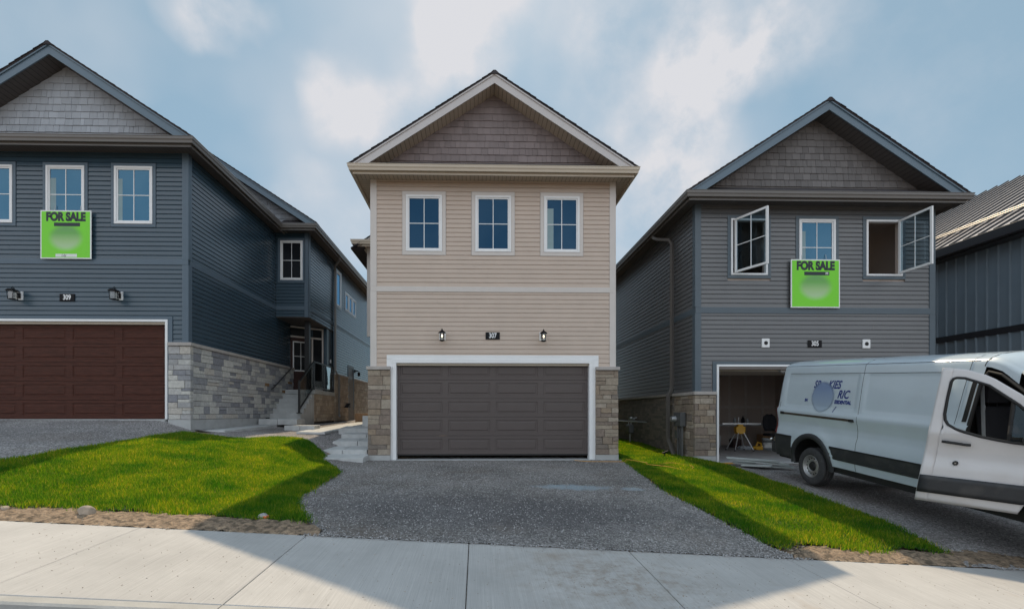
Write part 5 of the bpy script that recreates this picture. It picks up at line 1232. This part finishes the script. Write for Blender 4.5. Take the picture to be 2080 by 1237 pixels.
# wheels
def wheel(x,y,sgn):
    W_=MB(); w=sgn
    pr=[(.212,-.10),(.222,-.118),(.26,-.124),(.31,-.122),(.34,-.110),(.352,-.095),(.357,-.085),(.357,-.06),(.349,-.057),(.349,-.045),(.357,-.042),(.357,-.01),(.349,-.007),(.349,.007),(.357,.01),(.357,.05),(.349,.053),(.349,.06),(.357,.065),(.352,.09),(.33,.11),(.26,.12),(.212,.10)]
    W_.lathe([(r,h*w) for r,h in pr],(x,y,.335),'y',48); t_=W_.build('wheel','rubber',VAN,smooth=True)
    W_=MB(); pr=[(.213,-.10),(.216,-.112),(.206,-.118),(.198,-.108),(.192,-.075),(.180,-.060),(.172,-.055),(.160,-.066),(.120,-.082),(.100,-.080),(.092,-.060),(.088,-.055)]
    W_.lathe([(r,h*w) for r,h in pr],(x,y,.335),'y',48); rm=W_.build('rim','rim',t_,smooth=True)
    W_=MB()
    for k in range(14):
        q=2*math.pi*k/14; c=(x+.150*math.cos(q),y-.0725*w,.335+.150*math.sin(q)); W_.lathe([(0,-.0012*w),(.016,-.0012*w),(.017,.006*w)],c,'y',10)
    W_.lathe([(.094,-.050*w),(.090,-.070*w),(.07,-.085*w),(.066,-.10*w),(.03,-.105*w),(0,-.105*w)],(x,y,.335),'y',20); W_.build('hub_cap','seal',rm)
    for i in range(8): pass
wheel(0,-.86,1); wheel(4.15,-.86,1); wheel(0,.86,-1); wheel(4.15,.86,-1)
# open passenger door
HG=(3.73,-1.005); OA=R(40); LD=1.06
def dp(d,o,z):
    d=d-.17*(d/1.06)*((z-.46)/1.7)
    return (HG[0]-d*math.cos(OA)+o*math.sin(OA), HG[1]-d*math.sin(OA)-o*math.cos(OA), z)
def dtop(d): return float(np.interp(d,[0,.25,.55,.80,1.0,LD],[1.66,1.86,2.06,2.14,2.165,2.16]))
def dcol(d,z0,z1,n,off=0): return [dp(d,vhalf(z0+(z1-z0)*k/n,1.1,False)-1.0+off,z0+(z1-z0)*k/n) for k in range(n+1)]
def wbot(d): return float(np.interp(d,[0,.12,.3,.6,.80,.88,.92,.935],[1.27,1.28,1.29,1.345,1.41,1.46,1.52,1.60]))
def wtop(d): return float(np.interp(d,[0,.12,.25,.55,.80,.90,.925,.935],[1.45,1.60,1.73,1.95,2.035,2.04,2.02,1.98]))
a=MB(); dl=lambda d: .46 if d>.16 else .46+math.sqrt(max(0,1-(d/.16)**2))*.18
a.grid([dcol(d,dl(d),wbot(min(max(d,.12),.935)) if .12<=d<=.935 else min(1.5,wbot(min(max(d,.12),.935))),22) for d in [0,.04,.08,.119]]) ; a.grid([dcol(d,dl(d),wbot(d),22) for d in [.119,.16,.2,.25,.3,.4,.5,.6,.7,.8,.85,.88,.905,.92,.93,.935]])
a.grid([dcol(d,wtop(d),dtop(d),5) for d in [.119,.16,.2,.25,.3,.4,.5,.6,.7,.8,.85,.9,.92,.93,.935]])
a.grid([dcol(d,wbot(.119),dtop(d),12) for d in [0,.04,.08,.119]]); a.grid([dcol(d,.46,dtop(d),36) for d in [.935,.97,1.0,1.03,LD]])
dr=a.build('door','van_door',VAN,smooth=True,solid=.045)
a=MB(); a.grid([dcol(d,max(.575,dl(d)),.80,4,.037) for d in list(np.linspace(.02,LD-.005,10))]); a.build('door_cladding','clad',dr,smooth=True,solid=.012)
# window surround, quarter-glass bar and glass
ds=[.12,.25,.4,.55,.7,.8,.88,.915,.932]
loop=[dp(d,vhalf(wbot(d),1.1,False)-1.0+.026,wbot(d)) for d in ds]+[dp(.937,vhalf(1.8,1.1,False)-1.0+.026,1.8)]+[dp(d,vhalf(wtop(d),1.1,False)-1.0+.026,wtop(d)) for d in ds[::-1]]
loop.append(loop[0]); a=MB(); a.tube(loop,.016,8); db=.30
a.tube([dp(db,vhalf(z,1.1,False)-1.0+.01,z) for z in np.linspace(wbot(db),wtop(db),6)],.02,6); a.build('window_surround','seal',dr)
a=MB(); a.grid([dcol(d,wbot(d),wtop(d),6,-.005) for d in [.121,.18,.24,.30]]); a.build('quarter_glass','pane_clear',dr,smooth=True)
a=MB(); a.tube([dp(.90,.052,1.245),dp(.87,.062,1.245),dp(.66,.064,1.225),dp(.63,.050,1.225)],.017,8); a.build('door_handle','seal',dr)
a=MB(); c0=dp(.72,.026,1.0)
v_=[]
for k in range(16):
    t=2*math.pi*k/16; v_.append((math.cos(t),math.sin(t)))
for r_,o0 in ((.028,.035),):
    n=len(a.v); a.v+=[dp(.74+p*r_,o0-.02,.985+q*r_) for p,q in v_]+[dp(.74+p*r_,o0,.985+q*r_) for p,q in v_]; a.f.append(tuple(n+16+i for i in range(16)))
    for i in range(16): j=(i+1)%16; a.f.append((n+i,n+j,n+16+j,n+16+i))
lk=a.build('lock_surround','seal',dr)
a=MB(); n=0; a.v+=[dp(.74+p*.009,.0365,.985+q*.009) for p,q in v_]; a.f.append(tuple(range(16))); a.build('lock','chrome',lk)
a=MB(); a.tube([dp(.14,.03,1.30),dp(.16,.18,1.34)],.03,8); mr_=a.build('door_mirror','seal',dr); a=MB(); q0=[dp(.16,.16,1.30),dp(.06,.16,1.30),dp(.06,.36,1.30),dp(.16,.36,1.30)]; a.hexa(q0+[(p[0],p[1],p[2]+.32) for p in q0]); a.build('mirror_housing','seal',mr_,bevel=.03)
# lettering
def vtext(t,size,x,z,shear=.35,sx=1,bold=.005):
    text_mesh(t,size,'lettering','ink_blue',VAN_T,lambda X,Y,Z:(x+X,-(vhalf(z+Y,x+X)+.0035+Z*.3),z+Y),shear=shear,sx=sx,ext=.001,bold=bold,align='LEFT')
VAN_T=body
vtext('SP',.20,-.07,1.905,sx=.78); vtext('KIES',.20,.29,1.905,sx=.82); vtext('RIC',.20,.55,1.735,sx=.82); vtext('ESIDENTIAL',.085,.50,1.60,shear=.1,sx=.85); vtext('IN',.075,-.27,1.60,shear=.1); vtext('/',.15,.50,1.46,sx=.8,bold=.004)
m,tt,b=material('blur_patch'); tcn=node(tt,'ShaderNodeTexCoord'); mp=node(tt,'ShaderNodeMapping'); mp.inputs['Location'].default_value=(-.20/.31,0,-1.68/.31); mp.inputs['Scale'].default_value=(1/.31,0,1/.31); link(tt,tcn.outputs['Object'],mp.inputs[0])  # soft bluish patch standing for the blurred-out part of the lettering
ln=node(tt,'ShaderNodeVectorMath',operation='LENGTH'); link(tt,mp.outputs[0],ln.inputs[0]); r=node(tt,'ShaderNodeMapRange',interpolation_type='SMOOTHSTEP'); r.inputs[1].default_value=1; r.inputs[2].default_value=.74; r.inputs[3].default_value=0; r.inputs[4].default_value=1; link(tt,ln.outputs['Value'],r.inputs[0])
sx=node(tt,'ShaderNodeSeparateXYZ'); link(tt,tcn.outputs['Object'],sx.inputs[0]); r2=node(tt,'ShaderNodeMapRange'); r2.inputs[1].default_value=1.4; r2.inputs[2].default_value=1.85; link(tt,sx.outputs[2],r2.inputs[0]); cr=node(tt,'ShaderNodeValToRGB'); cr.color_ramp.elements[0].color=(.40,.49,.58,1); cr.color_ramp.elements[1].color=(.22,.30,.48,1); link(tt,r2.outputs[0],cr.inputs[0]); link(tt,cr.outputs[0],b.inputs['Base Color']); link(tt,r.outputs[0],b.inputs['Alpha']); b.inputs['Roughness'].default_value=.3
M['blur']=m
a=MB(); rows=[]
for i in range(22):
    z=1.365+i*.03; rows.append([(x,-(vhalf(z,x)+.007),z) for x in np.arange(-.12,.53,.03)])
a.grid(rows); a.build('blur_patch','blur',body,smooth=True)

# ------------------------------------------------------------------ things in and around the open garage
GZ=-.077
t=empty('work_stand',(8.80,15.6,GZ),'yellow folding saw stand with splayed silver legs in the garage doorway','stand')
a=MB()
for sx_,sy_ in ((-1,-1),(1,-1),(-1,1),(1,1)):
    a=MB(); a.tube([(8.80+sx_*.07,15.6+sy_*.06,GZ+.66),(8.80+sx_*.31,15.6+sy_*.28,GZ+.02)],.016,8); lg=a.build('leg','alu',t); a=MB(); a.tube([(8.80+sx_*.304,15.6+sy_*.274,GZ+.04),(8.80+sx_*.318,15.6+sy_*.287,GZ)],.024,8); a.build('foot','seal',lg)
a=MB(); a.box(8.64,8.96,15.52,15.68,GZ+.62,GZ+.80); a.hexa([(8.66,15.5,GZ+.56),(8.94,15.5,GZ+.56),(8.94,15.7,GZ+.56),(8.66,15.7,GZ+.56),(8.72,15.54,GZ+.88),(8.88,15.54,GZ+.88),(8.88,15.66,GZ+.88),(8.72,15.66,GZ+.88)]); a.build('stand_head','yellow',t,bevel=.015)
a=MB(); a.box(8.2,9.5,15.56,15.64,GZ+.88,GZ+.92); a.tube([(8.76,15.6,GZ+.92),(8.76,15.6,GZ+1.12)],.012,6); a.build('stand_rail','alu',t)
t=empty('work_table',(9.6,16.7,GZ),'long folding work table with a grey top at the back of the garage','table')
a=MB(); a.box(8.3,11.3,16.75,17.3,GZ+.80,GZ+.84); a.build('tabletop','table',t,bevel=.008)
for x in (8.45,11.15):
    for y in (16.85,17.2): a=MB(); a.tube([(x,y,GZ+.80),(x,y,GZ)],.018,8); a.build('leg','seal',t)
def bottle(x,y,r,h,m,label,name='bottle'):
    a=MB(); z=GZ+.842; a.lathe([(0,0),(r,.003),(r,h*.62),(r*.9,h*.7),(r*.35,h*.82),(r*.35,h),(0,h)],(x,y,z),'z',14); a.build(name,m,org=(x,y,z),smooth=True,tag=(label,'bottle'))
bottle(9.35,16.9,.05,.26,'plastic_grey','grey spray can standing left of the dark bottle on the garage table'); bottle(9.62,16.85,.055,.30,'black','dark tall bottle in the middle of the garage table'); bottle(9.85,16.95,.045,.22,'plastic_grey','short grey can right of the dark bottle on the garage table')
a=MB(); a.box(8.25,8.5,16.9,17.15,GZ+.842,GZ+1.18); a.box(8.3,8.44,16.94,17.1,GZ+1.18,GZ+1.28); a.tube([(8.3,17.0,GZ+1.28),(8.37,17.0,GZ+1.36),(8.44,17.0,GZ+1.28)],.012,6); a.build('power_tool','black',org=(8.37,17.0,GZ+.842),bevel=.03,tag=('black power tool with a top handle at the left end of the garage table','tool'))
t=empty('office_chair',(10.4,16.3,GZ),'black swivel chair with a high rounded back behind the van in the garage','chair')
a=MB(); a.box(10.15,10.62,16.1,16.55,GZ+.45,GZ+.54); a.build('seat','seat',t,bevel=.04)
a=MB(); a.grid([[(10.4+w_*math.cos(q),16.52+.04*math.sin(q*2)+.06*(zz-.6),GZ+zz) for q in np.linspace(0,math.pi,9)] for zz,w_ in ((.62,.16),(.75,.22),(.95,.24),(1.12,.20),(1.20,.08))]); a.build('backrest','seat',t,smooth=True,solid=.06)
a=MB(); a.tube([(10.4,16.32,GZ+.45),(10.4,16.32,GZ+.1)],.03,8)
for k in range(5): q=k*2*math.pi/5; a.tube([(10.4,16.32,GZ+.12),(10.4+.3*math.cos(q),16.32+.3*math.sin(q),GZ+.04)],.02,6)
a.build('chair_base','seal',t)
t=empty('bucket',(10.05,16.1,GZ),'white and grey plastic bucket on the garage floor','bucket')
a=MB(); a.lathe([(0,.01),(.14,.0),(.165,.38),(.175,.38),(.172,.34),(.175,.33)],(10.05,16.1,GZ),'z',20); a.build('pail','plastic_grey',t,smooth=True)
a=MB(); a.lathe([(.148,.06),(.158,.24)],(10.05,16.1,GZ+.0),'z',20); a.v=[(10.05+(p[0]-10.05)*1.02,16.1+(p[1]-16.1)*1.02,p[2]) for p in a.v]; a.build('pail_label','sign_white',t,smooth=True)
a=MB(); a.tube([(9.885,16.1,GZ+.36),(9.89,15.95,GZ+.24),(10.05,15.9,GZ+.20),(10.21,15.95,GZ+.24),(10.215,16.1,GZ+.36)],.004,5); a.build('pail_handle','steel',t)
a=MB(); a.box(9.55,9.78,15.9,16.05,GZ,GZ+.12); a.tube([(9.58,15.97,GZ+.12),(9.62,15.97,GZ+.25),(9.74,15.97,GZ+.22),(9.76,15.97,GZ+.1)],.03,8); a.tube([(9.45,15.95,GZ+.06),(9.6,15.95,GZ+.1)],.05,8); a.build('power_saw','yellow',org=(9.65,15.97,GZ),bevel=.02,tag=('yellow hand-held saw on the garage floor beside the bucket','tool'))
a=MB(); a.tube([(9.0,16.0,GZ+.07),(9.4,16.02,GZ+.06)],.07,10); a.tube([(8.95,16.0,GZ+.07),(8.98,16.0,GZ+.07)],.03,8); a.build('duffel_bag','plastic_grey',org=(9.2,16,GZ),tag=('grey rolled bag on the garage floor under the table','bag'))
a=MB(); a.box(8.72,9.0,17.2,17.5,GZ,GZ+.42); a.build('toolbox','table',org=(8.8,17.3,GZ),bevel=.02,tag=('dark grey toolbox under the left part of the garage table','toolbox'))
a=MB(); a.box(9.3,9.6,16.9,17.2,GZ,GZ+.30); a.box(9.32,9.58,16.92,17.18,GZ+.305,GZ+.33); a.build('paint_box','door_entry',org=(9.4,17,GZ),bevel=.01,tag=('dark red carton under the middle of the garage table','box'))
a=MB(); a.hexa([(6.30,13.5,GZ),(6.36,13.5,GZ),(6.36,14.3,GZ),(6.30,14.3,GZ),(6.02,13.5,1.72),(6.08,13.5,1.72),(6.08,14.3,1.72),(6.02,14.3,1.72)]); a.build('plywood_sheet','wood',org=(6.2,14,GZ),tag=('tan plywood sheet leaning on the left garage wall','board'))
a=MB(); pts_=[(6.5+.12*math.sin(k*.9),13.7+.02*k*.3,1.6-k*.07) for k in range(14)]; a.tube(pts_,.02,6); a.tube([(6.45,13.6,.78),(6.9,14.2,.74),(7.4,14.4,.70)],.03,6); a.build('hanging_cable','cord',org=(6.5,13.7,0.6),smooth=True,tag=('tan cable bundle hanging by the plywood at the left garage wall','cable'))
a=MB(); a.box(7.05,7.3,15.5,15.9,GZ,GZ+.34); a.box(7.08,7.27,15.53,15.87,GZ+.34,GZ+.37); a.build('storage_crate','seal',org=(7.2,15.7,GZ),bevel=.02,tag=('black storage crate on the garage floor left of the saw stand','crate'))
a=MB(); a.box(8.1,8.5,17.35,17.75,GZ,GZ+.5); a.box(8.12,8.48,17.37,17.73,GZ+.505,GZ+.53); a.build('cardboard_box','wood',org=(8.3,17.5,GZ),bevel=.01,tag=('brown cardboard box on the floor at the left back of the garage','box'))
a=MB(); a.box(10.75,11.15,17.5,17.9,GZ,GZ+.45); a.build('cardboard_box','wood',org=(10.9,17.7,GZ),bevel=.01,tag=('brown cardboard box on the floor at the right back of the garage','box'))
t=empty('step_ladder',(7.6,17.5,GZ),'tall silver step ladder leaning against the back wall of the garage','ladder')
for sx_ in (7.42,7.82): a=MB(); a.tube([(sx_,17.45,GZ),(sx_+(.03 if sx_<7.6 else -.03),18.08,GZ+2.1)],.02,rect=(.012,.03)); a.build('rail','alu',t)
for k in range(7): a=MB(); q=(k+1)/8; a.box(7.43+.03*q,7.81-.03*q,17.43+.63*q,17.49+.63*q,GZ+2.1*q-.012,GZ+2.1*q+.012); a.build('rung','alu',t)
a=MB(); a.lathe([(0,0),(.12,0),(.14,.30),(.145,.30),(.14,.28)],(9.0,17.6,GZ),'z',16); a.build('paint_pail','sign_white',org=(9.0,17.6,GZ),smooth=True,tag=('small white paint pail on the floor behind the saw stand','pail'))
# offcuts of siding in front of the garage
def offcut(x,y,L_,ang,tilt,w,z,label):
    a=MB(); pr=[(-w/2,.0),(-w/2+.004,.03),(-w*.1,.012),(w*.0,.03),(w*.4,.014),(w/2,.035),(w/2,.03),(w*.4,.009),(0,.025),(-w*.1,.007),(-w/2+.008,.024),(-w/2+.004,.0)]
    n=len(pr); ca,sa=math.cos(ang),math.sin(ang)
    for l in (-L_/2,L_/2):
        for p,h in pr: a.v.append((x+ca*l-sa*p,y+sa*l+ca*p,z+h+l*tilt))
    for i in range(n): j=(i+1)%n; a.f.append((i,j,n+j,n+i))
    a.f.append(tuple(range(n))); a.f.append(tuple(range(2*n-1,n-1,-1)))
    a.build('siding_offcut','scrap',org=(x,y,z),tag=(label,'siding offcut','siding offcuts before the open garage'))
zz=g1(6.7,11.2)+.02
offcut(6.62,11.20,1.10,R(-22),-.05,.20,zz+.16,'topmost grey siding offcut of the small heap before the garage'); offcut(6.72,11.12,1.25,R(-28),-.07,.18,zz+.11,'grey siding offcut just under the top one of the heap'); offcut(6.60,11.0,.62,R(-38),.02,.22,zz+.04,'short wide siding offcut at the near left of the heap'); offcut(6.95,11.0,.95,R(-24),-.02,.18,zz+.02,'long siding offcut lowest on the gravel, at the right of the heap')
offcut(6.5,11.35,.5,R(-20),.0,.2,zz+.07,'short siding offcut at the back left of the heap')
# cords
def cord(pts,r,m,label,off=.015):
    from mathutils import geometry
    P=[Vector((x,y,0)) for x,y in pts]; out_=[]
    for i in range(len(P)-1):
        p0=P[max(i-1,0)];p1=P[i];p2=P[i+1];p3=P[min(i+2,len(P)-1)]
        for k in range(8):
            t=k/8; q=.5*((2*p1)+(p2-p0)*t+(2*p0-5*p1+4*p2-p3)*t*t+(3*p1-p0-3*p2+p3)*t**3); out_.append(q)
    out_.append(P[-1]); res=[(q.x,q.y,g1(q.x,q.y)+off+r+(.045+.02*math.sin(q.x*9+q.y*5) if instrip(np.array(q.x),np.array(q.y)) else .0)) for q in out_]
    a=MB(); a.tube(res,r,6); a.build('extension_cord',m,org=(pts[0][0],pts[0][1],res[0][2]),smooth=True,tag=(label,'cord'))
cord([(2.45,11.75),(2.7,11.55),(3.0,11.5),(3.5,11.48),(3.85,11.3),(4.0,11.0),(3.9,10.75),(4.1,10.5),(4.5,10.3),(4.75,10.3),(4.85,10.6),(4.65,10.9),(4.3,10.95)],.006,'cord','thin orange extension cord running from the brown garage door onto the grass strip')
cord([(5.62,11.62),(5.9,11.70),(6.2,11.60),(6.45,11.66),(6.3,11.72),(5.95,11.58),(5.7,11.66)],.014,'hose','thick orange cord bundled at the foot of the dark grey house pier')
# gas meter and pipe by the dark grey house
t=empty('gas_meter',(5.30,16.2,.1),'grey gas meter on a pipe stand against the brick side of the dark grey house','meter')
a=MB(); a.box(5.2,5.38,16.0,16.4,.48,.78); a.build('meter_body','pipe_grey',t,bevel=.04)
a=MB(); a.tube([(5.30,16.1,.78),(5.30,16.1,.98),(5.5,16.1,1.02)],.02,8); a.tube([(5.30,16.35,.78),(5.30,16.35,.95),(5.52,16.35,.95)],.02,8); a.tube([(5.30,16.2,.5),(5.30,16.2,.05)],.022,8); a.lathe([(.0,1.05),(.07,1.04),(.08,1.0),(.05,.96),(.02,.95)],(5.3,16.1,0),'z',12); a.tube([(5.5,15.2,.88),(5.5,23.5,.88)],.022,8); a.build('gas_pipe','steel',t)
t=empty('garden_sprinkler',(4.9,12.2,.05),'small black spike tap standing in the grass strip below the meter box','tap')
zz=g1(4.9,12.2); a=MB(); a.tube([(4.9,12.2,zz),(4.9,12.2,zz+.16)],.012,6); a.tube([(4.84,12.2,zz+.13),(4.98,12.18,zz+.19)],.022,8); a.build('tap_body','black',t)
